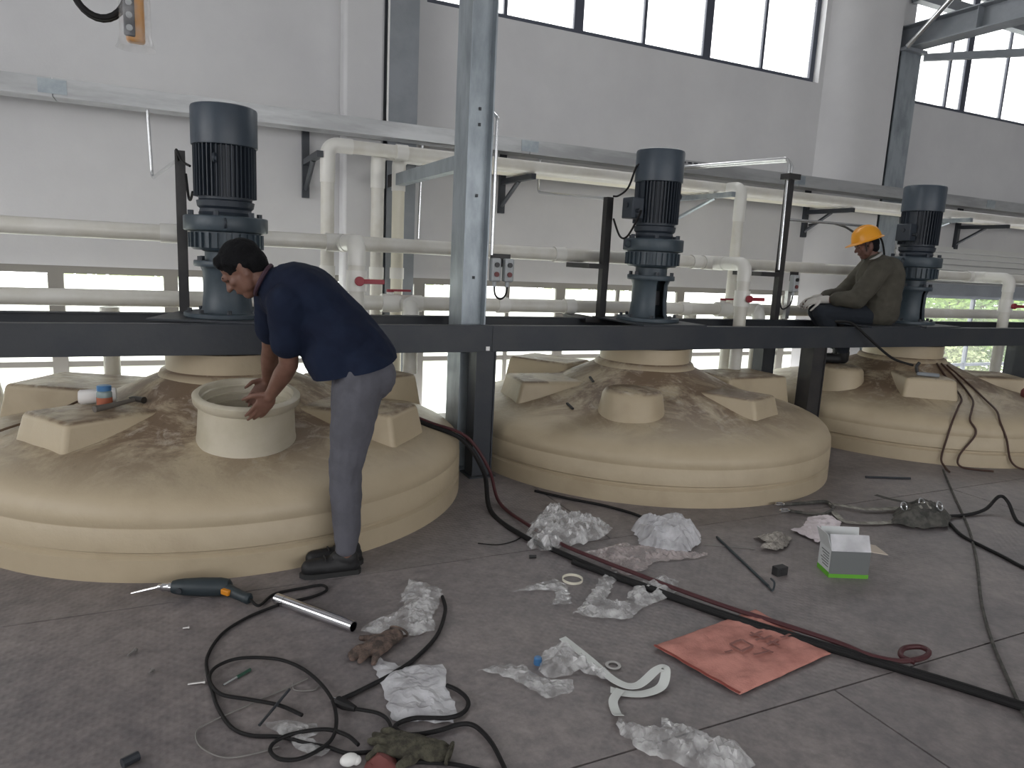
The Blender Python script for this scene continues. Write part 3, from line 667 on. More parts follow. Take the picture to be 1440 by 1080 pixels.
# ================================================================== AGITATOR MOTORS
def make_motor():
    t = thing('agitator_motor', '', 'motor', (0,0,0))
    MB().box((-.30,-.372,0),(.30,-.20,.012)).box((-.30,.19,0),(.30,.362,.012)).box((-.30,-.20,0),(-.16,.19,.012)).box((.16,-.20,0),(.30,.19,.012)).build('bed_plate', 'steel_dark', t, smooth=False)
    MB().lathe([(.10,.012),(.245,.012),(.25,.016),(.25,.038),(.245,.042),(.10,.042)], n=48).build('base_flange', 'gear_blue', t)
    for k in range(8):
        a = 2*pi*k/8+.3; MB().cyl((.215*cos(a),.215*sin(a),.042),(.215*cos(a),.215*sin(a),.066), .014, n=6).build('flange_bolt', 'steel_dark', t)
    # lantern stool: two side walls with openings left between
    st = MB()
    for a0, a1 in ((-60,75),(120,255)):
        pr = [(.165,.042),(.15,.07),(.142,.16),(.142,.30),(.155,.335)]; n = 14; vs = []; fs = []
        for off in (0,-.022):
            for r_, z_ in pr:
                for j in range(n+1):
                    a = radians(a0+(a1-a0)*j/n); vs.append(((r_+off)*cos(a),(r_+off)*sin(a),z_))
        m = n+1; P = len(pr)
        for o2 in (0, P*m):
            for i in range(P-1):
                for j in range(n): fs.append((o2+i*m+j,o2+i*m+j+1,o2+(i+1)*m+j+1,o2+(i+1)*m+j))
        for i in range(P-1):
            for j in (0,n): fs.append((i*m+j,(i+1)*m+j,P*m+(i+1)*m+j,P*m+i*m+j))
        st.add(vs, fs)
    st.build('lantern_stool', 'gear_blue', t)
    MB().cyl((0,0,.0),(0,0,.36), .045).build('drive_shaft', 'motor_dark', t); MB().lathe([(.02,.14),(.085,.14),(.085,.25),(.02,.25)], n=24).build('shaft_coupling', 'steel_black', t)
    MB().lathe([(.06,.335),(.185,.335),(.188,.34),(.188,.368),(.185,.373),(.06,.373)], n=40).build('stool_flange', 'gear_blue', t)
    for k in range(6):
        a = 2*pi*k/6+.2; MB().cyl((.165*cos(a),.165*sin(a),.373),(.165*cos(a),.165*sin(a),.40), .016, n=6).build('flange_bolt', 'steel_dark', t)
    MB().lathe([(.125,.373),(.125,.43),(.15,.44)], n=32).build('gear_neck', 'gear_blue', t)
    # gearbox: ribbed lower drum and broad upper collar
    g = MB().lathe([(.10,.435),(.185,.44),(.20,.455),(.20,.555),(.19,.565)], n=24).build('gear_case', 'gear_blue', t)
    for k in range(28):
        a = 2*pi*k/28; M = Matrix.Rotation(a,4,'Z'); MB().box((.19,-.007,.455),(.215,.007,.548), M).build('case_rib', 'gear_blue', g, smooth=False)
    MB().lathe([(.20,.555),(.236,.56),(.24,.567),(.24,.648),(.236,.655),(.16,.66)], n=14).build('gear_collar', 'gear_blue', t, bevel=.006)
    for k in range(6):
        a = 2*pi*k/6; MB().cyl((.20*cos(a),.20*sin(a),.655),(.20*cos(a),.20*sin(a),.685), .017, n=6).build('collar_bolt', 'motor_dark', t)
    for a in (.25, pi+.1):
        e = [(.247*cos(a)+0, .247*sin(a), .61)]; c = Vector((.262*cos(a),.262*sin(a),.61))
        MB().tube([c+Vector((cos(a)*.028*cos(q), sin(a)*.028*cos(q), .028*sin(q))) for q in [2*pi*j/14 for j in range(14)]], .007, 6, closed=True).build('eye_bolt', 'motor_dark', t)
    MB().lathe([(.14,.655),(.15,.68),(.145,.70),(.16,.715),(.165,.75),(.15,.755)], n=32).build('motor_adapter', 'motor_dark', t)
    bd = MB().lathe([(.14,.745),(.152,.76),(.152,1.11),(.14,1.12)], n=40).build('motor_body', 'motor_dark', t)
    for k in range(40):
        if k in (19,20,21): continue
        a = 2*pi*k/40; M = Matrix.Rotation(a,4,'Z'); MB().box((.148,-.0028,.775),(.178,.0028,1.095), M).build('cooling_fin', 'motor_dark', bd, smooth=False)
    MB().lathe([(.17,1.085),(.186,1.09),(.187,1.10),(.187,1.312),(.183,1.324),(.172,1.33),(.0,1.332)], n=48).build('fan_cover', 'motor_blue', t)
    tb = MB().box((-.275,-.07,.80),(-.165,.07,.96)).build('terminal_box', 'motor_dark', t, bevel=.008)
    MB().cyl((-.225,-.11,.86),(-.225,-.07,.86), .016, n=12).build('cable_gland', 'steel_dark', tb)
    MB().cyl((-.285,0,.9),(-.275,0,.9), .02, n=10).build('cover_screw', 'steel_dark', tb)
    for a in (0,):
        c = Vector((.205,0,1.0)); MB().tube([c+Vector((.026*cos(q), 0, .026*sin(q))) for q in [2*pi*j/14 for j in range(14)]], .007, 6, closed=True).build('lifting_eye', 'motor_dark', t)
    return t
mot = make_motor()
for i,(x,l,s,rz) in enumerate(((.30,'dark blue upright agitator motor and gearbox beside the bending worker',.935,-1.9),(TANKX[1],'dark blue upright agitator motor and gearbox over the tank with round boss',1.0,.0),(6.60,'dark blue upright agitator motor and gearbox behind the seated worker',1.0,.1))):
    o = mot if i == 0 else copy_tree(mot)
    o['label'] = l; o.location = (x,TY,ZB1); o.rotation_euler = (0,0,rz); o.scale = (1,1,s)
def cable(label, pts, r=.008, m='rubber', k=8, name='cable', cat='cable', n=8):
    return tag(MB().tube(spline(pts,k), r, n).build(name, m), label, cat)
mx = TANKX[0]-.02
cable('short black cable from the near mast into the nearest motor', [(.05,5.02,2.0),(.04,4.93,2.05),(.07,4.86,1.98),(.11,4.80,1.95)])
cable('lower black cable from the near mast into the nearest motor', [(.09,5.02,1.92),(.10,4.93,1.78),(.11,4.86,1.76),(.12,4.78,1.80)])
cable('black cable from the mast top up to the middle motor', [(3.22,5.0,2.035),(3.24,4.95,2.04),(3.27,4.87,2.1),(3.27,4.78,2.25),(3.285,4.74,2.26)])
cable('black cable drooping from the mast to the middle terminal box', [(3.25,5.02,1.86),(3.245,4.9,1.72),(3.235,4.78,1.72),(3.235,4.66,1.85),(3.235,4.62,1.91)])
cable('black cable running down behind the seated worker to the far motor', [(6.33,5.03,1.93),(6.40,4.98,1.85),(6.47,4.97,1.6),(6.45,4.98,1.3),(6.42,4.97,1.07)], .01)
cable('black cable from a wall bracket down behind the yellow helmet', [(7.24,6.7,2.10),(7.15,6.4,2.12),(6.9,5.9,2.05),(6.5,5.4,1.95),(6.32,5.09,1.9)], .012)
# ================================================================== PEOPLE
def skin_body(name, b, m, parent, voxel=.006, smooth=6, wr=0, ws=6, seed=0, ang=180):
    off = wpos(parent)
    me = bpy.data.meshes.new(name+'_src'); me.from_pydata([p-off for p in b.v], [], b.f)
    bm = bmesh.new(); bm.from_mesh(me); bmesh.ops.recalc_face_normals(bm, faces=bm.faces); bm.to_mesh(me); bm.free()
    tmp = bpy.data.objects.new(name+'_src', me); col.objects.link(tmp)
    r = tmp.modifiers.new('r', 'REMESH'); r.mode = 'VOXEL'; r.voxel_size = voxel; r.use_smooth_shade = True
    if smooth: s = tmp.modifiers.new('s', 'SMOOTH'); s.iterations = smooth; s.factor = .5
    dg = bpy.context.evaluated_depsgraph_get(); dg.update()
    me2 = bpy.data.meshes.new_from_object(tmp.evaluated_get(dg)); bpy.data.objects.remove(tmp); bpy.data.meshes.remove(me)
    me2.name = name
    if wr:
        no = [v.normal.copy() for v in me2.vertices]
        for v, q in zip(me2.vertices, no):
            p = (v.co+off)*ws + Vector((seed*7.3,0,0))
            d = noise.noise(p)*.6 + (1-abs(noise.noise(p*Vector((1.0,1.0,1.0))*1.7))*2)*.4
            v.co += q*(d*wr)
    me2.materials.clear(); me2.materials.append(MATS[m])
    for p in me2.polygons: p.use_smooth = True
    o = bpy.data.objects.new(name, me2); col.objects.link(o); o.parent = parent
    return o
def limb(b, pts, rs):
    for (p, q), (ra, rb) in zip(zip(pts, pts[1:]), zip(rs, rs[1:])): b.capsule(p, q, ra, rb)
    return b
def hand(b, wrist, fdir, pnorm, thumb_side, curl, spread=.16, s=1.0):
    """palm from the wrist along fdir; pnorm points out of the palm; fingers curl towards pnorm"""
    f = Vector(fdir).normalized(); n = Vector(pnorm); n = (n-f*n.dot(f)).normalized(); t = f.cross(n)*thumb_side
    w = Vector(wrist); pc = w + f*.05*s
    M = Matrix((f, t, n)).transposed()
    b.ell(pc, (.056*s,.042*s,.017*s), M); b.capsule(w-f*.02*s, w+f*.02*s, .027*s, .026*s)
    for k,(off,L) in enumerate(((.030,.076),(.010,.084),(-.010,.078),(-.029,.062))):
        base = w + f*(.088-.006*abs(k-1))*s + t*off*s; ang = curl[k] if isinstance(curl,(list,tuple)) else curl
        d = (f + t*off*spread*10*.4).normalized(); p = base; seg = (L*.45*s, L*.32*s, L*.26*s); rad = (.0098*s,.0088*s,.0078*s,.0068*s); a = ang*.5
        b.capsule(w+f*.05*s+t*off*.9*s, p, .0115*s, .0098*s, 10)
        for j in range(3):
            dd = d*cos(a)+n*sin(a); q = p + dd*seg[j]; b.capsule(p, q, rad[j], rad[j+1], 10); p = q; a += ang
    p = w + f*.022*s + t*.030*s; d1 = (f*.62+t*.72+n*.22).normalized(); q = p+d1*.042*s; b.capsule(p, q, .0145*s, .0115*s, 10)
    d2 = (f*.85+t*.35+n*.4).normalized(); q2 = q+d2*.032*s; b.capsule(q, q2, .0115*s, .0098*s, 10); b.capsule(q2, q2+d2*.02*s, .0098*s, .0075*s, 10)
def head_parts(b, c, fwd, upv, s=1.0):
    f = Vector(fwd).normalized(); u = Vector(upv); u = (u-f*u.dot(f)).normalized(); l = u.cross(f)
    M = Matrix((f, l, u)).transposed(); P = lambda x,y,z: Vector(c)+M @ Vector((x*s,y*s,z*s))
    b.ell(P(-.012,0,.03), (.095*s,.075*s,.088*s), M)          # skull
    b.ell(P(.028,0,-.028), (.064*s,.062*s,.088*s), M)         # face
    b.ell(P(.050,0,-.092), (.034*s,.034*s,.028*s), M)         # chin
    b.capsule(P(.030,.042,-.07), P(-.005,.058,-.03), .026*s, .026*s); b.capsule(P(.030,-.042,-.07), P(-.005,-.058,-.03), .026*s, .026*s)   # jaw
    b.capsule(P(.084,.025,.018), P(.084,-.025,.018), .016*s, .016*s)  # brow
    b.capsule(P(.086,0,.006), P(.108,0,-.028), .0095*s, .0135*s)      # nose
    b.ell(P(.096,.012,-.03), (.012*s,.009*s,.008*s), M); b.ell(P(.096,-.012,-.03), (.012*s,.009*s,.008*s), M)
    b.capsule(P(.083,.018,-.058), P(.083,-.018,-.058), .010*s, .010*s); b.capsule(P(.080,.015,-.068), P(.080,-.015,-.068), .010*s, .010*s)  # lips
    b.ell(P(.062,.040,-.02), (.022*s,.020*s,.018*s), M); b.ell(P(.062,-.040,-.02), (.022*s,.020*s,.018*s), M)   # cheeks
    for q in (1,-1):
        b.ell(P(-.010,.077*q,-.008), (.020*s,.009*s,.032*s), M); b.ell(P(-.014,.082*q,.010), (.016*s,.008*s,.014*s), M); b.ell(P(-.004,.079*q,-.034), (.010*s,.008*s,.011*s), M)
    return P, M
def face_details(P, M, body, s=1.0):
    for q in (1,-1):
        MB().ell(P(.0795,.030*q,.001), (.006*s,.010*s,.0045*s), M).build('eye', 'eye', body)
        MB().capsule(P(.094,.018*q,.022), P(.086,.046*q,.024), .003*s, .002*s, 8).build('eyebrow', 'hair', body)
    MB().capsule(P(.0925,.017,-.063), P(.0925,-.017,-.063), .003*s, .003*s, 8).build('mouth', 'lip', body)
# ---- bending worker at the open neck
m1 = thing('person', 'worker in navy T-shirt and grey trousers bending over the open tank neck', 'person', (.68,3.19,0))
Lft = dict(ank=Vector((.700,3.165,.075)), knee=Vector((.690,3.17,.50)), hip=Vector((.755,3.18,.915)))
Rgt = dict(ank=Vector((.735,3.262,.075)), knee=Vector((.715,3.255,.50)), hip=Vector((.775,3.325,.915)))
pel = Vector((.785,3.255,.965)); waist = Vector((.67,3.29,1.10)); chest = Vector((.53,3.365,1.245)); neck0 = Vector((.400,3.42,1.335))
shL = Vector((.445,3.245,1.265)); shR = Vector((.425,3.56,1.27)); hd = Vector((.285,3.455,1.395)); hfw = Vector((-.72,.18,-.72)); hup = Vector((-.66,.18,.70))
elL = Vector((.465,3.33,.975)); wrL = Vector((.405,3.475,.815)); elR = Vector((.43,3.70,1.00)); wrR = Vector((.43,3.84,.815))
b = MB()
limb(b, [pel, waist, chest], [.13,.12,.135]); limb(b, [chest, neck0], [.12,.07]); limb(b, [neck0, hd+Vector((.03,-.01,-.015))], [.058,.058])
for s_, e_, w_ in ((shL,elL,wrL),(shR,elR,wrR)):
    b.capsule(chest+(s_-chest)*.4, s_, .085,.066); limb(b, [s_, s_+(e_-s_)*.45, e_, e_+(w_-e_)*.35, w_], [.060,.052,.043,.045,.029])
for D in (Lft, Rgt): limb(b, [D['hip'], D['hip']+(D['knee']-D['hip'])*.4, D['knee'], D['knee']+(D['ank']-D['knee'])*.35, D['ank']], [.088,.078,.055,.055,.038])
P1, M1 = head_parts(b, hd, hfw, hup, 1.0)
hand(b, wrL, (-.50,.26,-.83), (-.1,.95,.15), -1, (.22,.22,.25,.3), s=1.08)
hand(b, wrR, (-.55,-.05,-.75), (.2,-.9,.1), 1, (.30,.35,.35,.4))
bd = skin_body('body', b, 'skin', m1, .0055, 4)
face_details(P1, M1, bd)
hr = MB(); hr.ell(P1(-.022,0,.042), (.100,.083,.089), M1); hr.ell(P1(-.05,0,-.005), (.068,.078,.075), M1); hr.capsule(P1(.046,.03,.080), P1(.046,-.03,.080), .032,.032); hr.capsule(P1(.02,.06,.06), P1(-.03,.074,.0), .025,.016); hr.capsule(P1(.02,-.06,.06), P1(-.03,-.074,.0), .025,.016)
skin_body('hair', hr, 'hair', m1, .006, 2, .006, 30)
ts = MB(); limb(ts, [pel+Vector((-.03,.01,.035)), waist, chest], [.150,.142,.155])
ts.ell(chest+Vector((.03,0,.03)), (.20,.20,.14), Matrix.Rotation(radians(38),3,'Y')); ts.ell(waist+Vector((.03,-.01,.0)), (.17,.175,.135), Matrix.Rotation(radians(42),3,'Y'))
ts.ell(pel+Vector((.0,0,.0)), (.175,.205,.145), Matrix.Rotation(radians(42),3,'Y')); ts.capsule(waist+Vector((-.03,-.05,-.08)), pel+Vector((-.09,-.05,-.06)), .12,.11); ts.capsule(waist+Vector((-.03,.05,-.08)), pel+Vector((-.09,.05,-.06)), .12,.11); limb(ts, [pel+Vector((-.0,0,.04)), waist+Vector((.02,0,.01)), chest+Vector((.02,0,.02))], [.16,.165,.165]); ts.ell(waist+Vector((-.04,0,-.09)), (.13,.13,.10), Matrix.Rotation(radians(38),3,'Y'))
limb(ts, [chest, neck0+Vector((.02,0,-.01))], [.14,.088]); limb(ts, [shL, shR], [.078,.078])
for s_, e_ in ((shL,elL),(shR,elR)): limb(ts, [chest+(s_-chest)*.5, s_, s_+(e_-s_)*.30, s_+(e_-s_)*.62], [.11,.084,.080,.078])
so = skin_body('t_shirt', ts, 'shirt_navy', m1, .007, 24, .009, 8, 1)
bmh = bmesh.new(); bmh.from_mesh(so.data)      # the hem: shirt ends in a clean edge over the hips
bmesh.ops.bisect_plane(bmh, geom=bmh.verts[:]+bmh.edges[:]+bmh.faces[:], plane_co=Vector((.51,3.25,.905))-wpos(m1), plane_no=Vector((-.26,0,.965)), clear_inner=True)
bmh.to_mesh(so.data); bmh.free()
for p in so.data.polygons: p.use_smooth = True
cl_ = MB(); ax = (hd-neck0).normalized(); q0 = neck0+ax*.035; e1 = ax.orthogonal().normalized(); e2 = ax.cross(e1)
cl_.tube([q0+(e1*cos(a)+e2*sin(a))*.074 for a in [2*pi*j/24 for j in range(24)]], .010, 8, closed=True); cl_.build('collar', 'shirt_piping', so)
tp = MB(); tp.ell(pel+Vector((.01,0,-.03)), (.125,.165,.11), Matrix.Rotation(radians(30),3,'Y')); tp.ell(pel+Vector((.04,-.06,-.03)), (.10,.095,.11)); tp.ell(pel+Vector((.05,.06,-.03)), (.10,.095,.11))
for D in (Lft, Rgt):
    h_, k_, a_ = D['hip'], D['knee'], D['ank']; limb(tp, [h_+Vector((0,0,.02)), h_+(k_-h_)*.35, h_+(k_-h_)*.75, k_, k_+(a_-k_)*.4, k_+(a_-k_)*.8, a_+Vector((-.005,0,.05))], [.112,.105,.084,.074,.066,.054,.048])
tr1 = skin_body('trousers', tp, 'trousers_grey', m1, .007, 5, .008, 11, 2)
dk = pel+Vector((-.11,-.13,.06)); MB().capsule(dk, dk+Vector((-.01,0,-.05)), .006,.005,8).build('drawstring', 'shoe_black', tr1)
for D in (Lft, Rgt):
    a_ = D['ank']; sh_ = MB(); dv = Vector((-1,.06,0)).normalized()
    h0 = Vector((a_.x+.02,a_.y,.045)); limb(sh_, [h0, h0+dv*.10, h0+dv*.19], [.042,.046,.038]); limb(sh_, [h0+Vector((-.01,0,.03)), h0+dv*.06+Vector((0,0,.035))], [.044,.036])
    so_ = skin_body('shoe', sh_, 'shoe_black', m1, .006, 5)
    for v in so_.data.vertices:
        zz = v.co.z + wpos(m1).z
        if zz < .012: v.co.z = .012
    sl = [h0+dv*t+Vector((-dv.y,dv.x,0))*w_ for t, w_ in ((-.045,.018),(-.03,.038),(.08,.040),(.17,.042),(.215,.030),(.235,0),(.215,-.030),(.17,-.042),(.08,-.040),(-.03,-.038),(-.045,-.018))]
    MB().prism([(p.x,p.y,0) for p in sl], (0,0,.024)).build('sole', 'shoe_sole', so_, smooth=False)
    for t in (.06,.09,.12): MB().tube([h0+dv*t+Vector((0,-.028,.040)), h0+dv*t+Vector((0,0,.052-.12*(t-.06))), h0+dv*t+Vector((0,.028,.040))], .004, 6).build('lace', 'shoe_sole', so_)
# ---- seated worker with helmet
m2 = thing('person', 'seated worker in olive jacket and yellow helmet working on the steel beam', 'person', (5.97,4.65,ZB1))
PIV = Vector((5.98,4.65,0)); RT = Matrix.Rotation(radians(-35),3,'Z')
def W2(*p): return PIV + RT @ (Vector(p)-PIV) + Vector((-.01,0,0))
hip2 = W2(5.98,4.65,1.17); w2 = W2(6.00,4.65,1.34); c2 = W2(5.985,4.64,1.52); n2 = W2(5.93,4.63,1.665); h2 = W2(5.845,4.62,1.785); f2 = RT @ Vector((-.93,-.06,-.36)); u2 = RT @ Vector((-.36,-.02,.93))
sL, sR = W2(5.95,4.46,1.575), W2(5.95,4.82,1.575); eL, eR = W2(5.77,4.44,1.29), W2(5.75,4.84,1.31); wL, wR = W2(5.49,4.55,1.265), W2(5.47,4.72,1.265)
hpL, hpR = W2(5.93,4.56,1.145), W2(5.93,4.74,1.145); kL, kR = W2(5.50,4.52,1.14), W2(5.50,4.71,1.14); aL, aR = W2(5.74,4.56,.76), W2(5.74,4.73,.75)
b = MB(); limb(b, [hip2, w2, c2], [.13,.13,.14]); limb(b, [c2, n2], [.12,.06]); limb(b, [n2, h2+Vector((.03,0,-.02))], [.056,.056])
for s_, e_, w_ in ((sL,eL,wL),(sR,eR,wR)): b.capsule(c2, s_, .10,.065); limb(b, [s_, e_, w_], [.055,.044,.029])
for h_, k_, a_ in ((hpL,kL,aL),(hpR,kR,aR)): limb(b, [h_, k_, a_+Vector((0,0,.03))], [.08,.055,.03])
P2, M2 = head_parts(b, h2, f2, u2, 1.0)
hand(b, wL, RT @ Vector((-.9,.25,-.25)), RT @ Vector((0,.6,-.8)), 1, .5); hand(b, wR, RT @ Vector((-.9,-.25,-.25)), RT @ Vector((0,-.6,-.8)), -1, .55)
bd2 = skin_body('body', b, 'skin_dark', m2, .006, 4); face_details(P2, M2, bd2)
hr = MB(); hr.ell(P2(-.03,0,.01), (.085,.082,.085), M2); hr.ell(P2(-.055,0,-.045), (.045,.062,.045), M2); skin_body('hair', hr, 'hair', m2, .007, 2, .004, 30)
# jacket
jk = MB(); limb(jk, [hip2+Vector((.03,0,-.01)), w2, c2], [.18,.19,.185]); jk.ell(c2+RT @ Vector((.03,0,.0)), (.175,.225,.165), RT); jk.ell(w2+RT @ Vector((.035,0,-.03)), (.185,.225,.18), RT); jk.ell(hip2+RT @ Vector((.05,0,-.03)), (.175,.22,.105), RT)
limb(jk, [c2, n2+Vector((.01,0,-.02))], [.15,.085]); limb(jk, [sL, sR], [.085,.085])
for s_, e_, w_ in ((sL,eL,wL),(sR,eR,wR)): limb(jk, [c2+(s_-c2)*.5, s_, s_+(e_-s_)*.5, e_, e_+(w_-e_)*.55], [.13,.10,.094,.088,.066])
jk.capsule(c2+RT @ Vector((.045,-.05,0)), hip2+RT @ Vector((.05,-.05,.02)), .17,.17); jk.capsule(c2+RT @ Vector((.045,.05,0)), hip2+RT @ Vector((.05,.05,.02)), .17,.17)
jo = skin_body('jacket', jk, 'jacket_olive', m2, .008, 18, .013, 8, 3)
for v in jo.data.vertices:
    if v.co.z < .013: v.co.z = .013
ax = (h2-n2).normalized(); e1 = ax.orthogonal().normalized(); e2 = ax.cross(e1); q0 = n2+ax*.02
MB().tube([q0+(e1*cos(a)+e2*sin(a))*.072 for a in [2*pi*j/24 for j in range(24)]], .013, 8, closed=True).build('collar', 'shirt_collar', jo)
tp = MB(); tp.ell(hip2+Vector((-.02,0,-.03)), (.15,.18,.10))
for h_, k_, a_ in ((hpL,kL,aL),(hpR,kR,aR)): limb(tp, [h_, h_+(k_-h_)*.5, k_, k_+(a_-k_)*.5, a_+Vector((0,0,.05))], [.098,.092,.080,.066,.058])
to = skin_body('trousers', tp, 'trousers_navy', m2, .008, 5, .006, 9, 4)
for v in to.data.vertices:
    q = v.co + wpos(m2)
    if q.x > 5.75 and q.z < ZB1+.013: v.co.z = .013
for a_ in (aL, aR):
    sb = MB(); h0 = a_+Vector((.03,0,-.045)); dv = RT @ Vector((-1,-.05,-.02)).normalized(); limb(sb, [h0, h0+dv*.1, h0+dv*.18], [.042,.046,.038]); limb(sb, [h0+Vector((0,0,.06)), h0+Vector((-.01,0,0))], [.045,.045])
    sb.capsule(a_+Vector((0,0,.075)), a_+Vector((.01,0,-.02)), .053,.048); skin_body('shoe', sb, 'shoe_black', m2, .008, 4)
for w_, e_, f_, n_, ts_ in ((wL,eL,RT @ Vector((-.9,.25,-.25)),RT @ Vector((0,.6,-.8)),1),(wR,eR,RT @ Vector((-.9,-.25,-.25)),RT @ Vector((0,-.6,-.8)),-1)):
    g = MB(); hand(g, w_, f_, n_, ts_, .52, s=1.13); d = (e_-w_).normalized(); g.capsule(w_-d*.01, w_+d*.05, .036,.038); skin_body('work_glove', g, 'glove_white', m2, .006, 2)
# helmet
hl = MB(); prof = [(.128,-.002),(.124,.02),(.117,.055),(.100,.092),(.070,.118),(.035,.130),(.0,.133)]
R4 = M2.to_4x4(); hl.lathe([(r_*1.0, z_) for r_, z_ in prof], P2(-.012,0,.050), 36, R4 @ Matrix.Diagonal((1.06,.92,1,1)))
ho = hl.build('helmet', 'helmet_yellow', m2, ang=60)
bm_ = MB(); pk = [(.128,-.006),(.145,-.012),(.148,-.008),(.128,.004)]; bm_.lathe(pk, P2(-.010,0,.050), 36, R4 @ Matrix.Diagonal((1.06,.92,1,1)), closed=True)
pkpts = [P2(-.010+.125*1.06*cos(a), .125*.92*sin(a), .049) for a in [radians(-60+120*j/12) for j in range(13)]]; pk2 = [P2(-.010+(.14+.045*cos(a*1.1))*1.06*cos(a), .15*.92*sin(a), .036) for a in [radians(-60+120*j/12) for j in range(13)]]
n_ = 13; dz = M2 @ Vector((0,0,.005)); vs = pkpts+pk2+[p+dz for p in pkpts]+[p+dz for p in pk2]; fs = []
for j in range(12):
    fs += [(j,j+1,n_+j+1,n_+j),(2*n_+j,3*n_+j,3*n_+j+1,2*n_+j+1),(n_+j,n_+j+1,3*n_+j+1,3*n_+j)]
bm_.add(vs, fs); bm_.build('brim', 'helmet_yellow', ho)
for y in (-.03,0,.03): MB().tube([P2(-.012+.128*cos(a)*1.0, y, .05+.131*sin(a)) for a in [radians(35+110*j/12) for j in range(13)]], .006, 6).build('helmet_ridge', 'helmet_yellow', ho)
MB().tube([P2(.03,.078,.04),P2(.035,.06,-.06),P2(.045,0,-.118),P2(.035,-.06,-.06),P2(.03,-.078,.04)], .004, 6).build('chin_strap', 'shoe_black', ho)
# plank the seated worker sits on
tag(MB().box((5.62,4.36,ZB1),(6.28,5.028,ZB1+.012)).build('seat_plate', 'steel_dark', smooth=False), 'dark steel sheet bridging the beams under the seated worker', 'plate')
# ================================================================== THINGS ON THE DECK
def inside(p, poly):
    c = False; n = len(poly); x, y = p
    for i in range(n):
        x1, y1 = poly[i]; x2, y2 = poly[i-1]
        if (y1 > y) != (y2 > y) and x < (x2-x1)*(y-y1)/(y2-y1)+x1: c = not c
    return c
def edist(p, poly):
    p = Vector(p); best = 9
    for i in range(len(poly)):
        a, b = Vector(poly[i-1]), Vector(poly[i]); d = b-a; t = max(0, min(1, (p-a).dot(d)/max(1e-9, d.length_squared))); best = min(best, (a+d*t-p).length)
    return best
def crumple(name, label, cat, px, h, seed, m, res=.012, bulge=0, freq=22, z0=.002, group=None, thick=0, edge_h=.3):
    poly = [F(*q).xy for q in px]; rng = random.Random(seed)
    xs = [p.x for p in poly]; ys = [p.y for p in poly]; pts = [Vector(p) for p in poly]; ne = len(pts)
    # break up the outline
    dense = []
    for i in range(ne):
        a, b = poly[i], poly[(i+1) % ne]; k = max(1, int((b-a).length/(res*1.6)))
        for j in range(k):
            t = j/k; q = a+(b-a)*t; nrm = Vector((-(b-a).y, (b-a).x)).normalized(); q = q + nrm*(rng.uniform(-1,1)*res*(.7 if j else .1)); dense.append(q)
    n = len(dense); pts = list(dense); nx = int((max(xs)-min(xs))/res)+1; ny = int((max(ys)-min(ys))/res)+1
    for i in range(nx):
        for j in range(ny):
            q = Vector((min(xs)+(i+rng.uniform(.1,.9))*res, min(ys)+(j+rng.uniform(.1,.9))*res))
            if inside(q, dense) and edist(q, dense) > res*.4: pts.append(q)
    v2, e2, f2_, *_ = delaunay_2d_cdt(pts, [(i,(i+1) % n) for i in range(n)], [], 1, 1e-5)
    vs = []; o = Vector((seed*3.1, seed*1.7, seed*.9))
    for q in v2:
        p3 = Vector((q.x*freq, q.y*freq, 0)) + o; d = edist(q, dense)
        rg = (1-abs(noise.noise(p3))*2.2)*.5 + (1-abs(noise.noise(p3*2.3))*2.0)*.25 + .25*noise.noise(p3*.4)+.25
        e = edge_h + (1-edge_h)*min(1, d/.05)
        z = z0 + max(0, h*rg*e) + bulge*min(1, d/.12)**.7
        vs.append((q.x, q.y, max(z0, z)))
    b = MB(); b.add(vs, [tuple(f) for f in f2_]); ob = b.build(name, m, smooth=not m.startswith('film'), fix=False, ang=28)
    if thick: s = ob.modifiers.new('thick','SOLIDIFY'); s.thickness = thick; s.offset = 1
    return tag(ob, label, cat, group)
crumple('plastic_film', 'torn clear plastic film lying beyond the steel tube', 'plastic film', [(507,890),(520,876),(560,862),(573,845),(560,850),(575,817),(600,822),(622,832),(618,848),(608,868),(612,890),(575,897),(530,894)], .035, 1, 'film_clear')
crumple('plastic_bag', 'milky plastic bag lying flat beside the brown glove', 'plastic bag', [(523,930),(535,927),(560,938),(622,936),(632,975),(643,1005),(638,1019),(595,1016),(552,1014),(540,975)], .022, 2, 'film_milky', freq=12)
crumple('plastic_film', 'small clear plastic scrap inside the loops of black cord', 'plastic film', [(372,1018),(395,1015),(445,1018),(452,1030),(432,1040),(466,1055),(452,1066),(425,1060),(402,1040)], .022, 3, 'film_clear')
crumple('plastic_film', 'clear crumpled film heaped over the hoses', 'plastic film', [(740,770),(742,745),(765,722),(790,722),(800,732),(835,735),(862,748),(850,760),(820,770),(790,772),(770,780)], .075, 4, 'film_clear', bulge=.03)
crumple('plastic_bag', 'puffy milky plastic bag lying between the hoses and the middle tank', 'plastic bag', [(888,745),(905,738),(925,742),(945,730),(968,742),(985,755),(983,768),(965,782),(930,778),(900,768)], .055, 5, 'film_milky', bulge=.075, freq=12)
crumple('plastic_film', 'pinkish torn film between the heap and the puffy bag', 'plastic film', [(818,778),(850,772),(875,765),(930,775),(995,780),(985,786),(920,792),(905,805),(880,812),(860,802),(845,788)], .035, 6, 'film_pink')
crumple('plastic_film', 'thin strip of clear film beside the cream ring', 'plastic film', [(720,833),(745,824),(778,816),(795,822),(805,850),(775,852),(782,832),(750,832)], .02, 7, 'film_clear')
crumple('plastic_film', 'long clear film twisted over the black hose', 'plastic film', [(805,866),(820,850),(838,825),(850,806),(868,806),(862,828),(850,845),(880,848),(890,825),(930,810),(955,820),(948,842),(915,852),(885,872),(840,872)], .04, 8, 'film_clear')
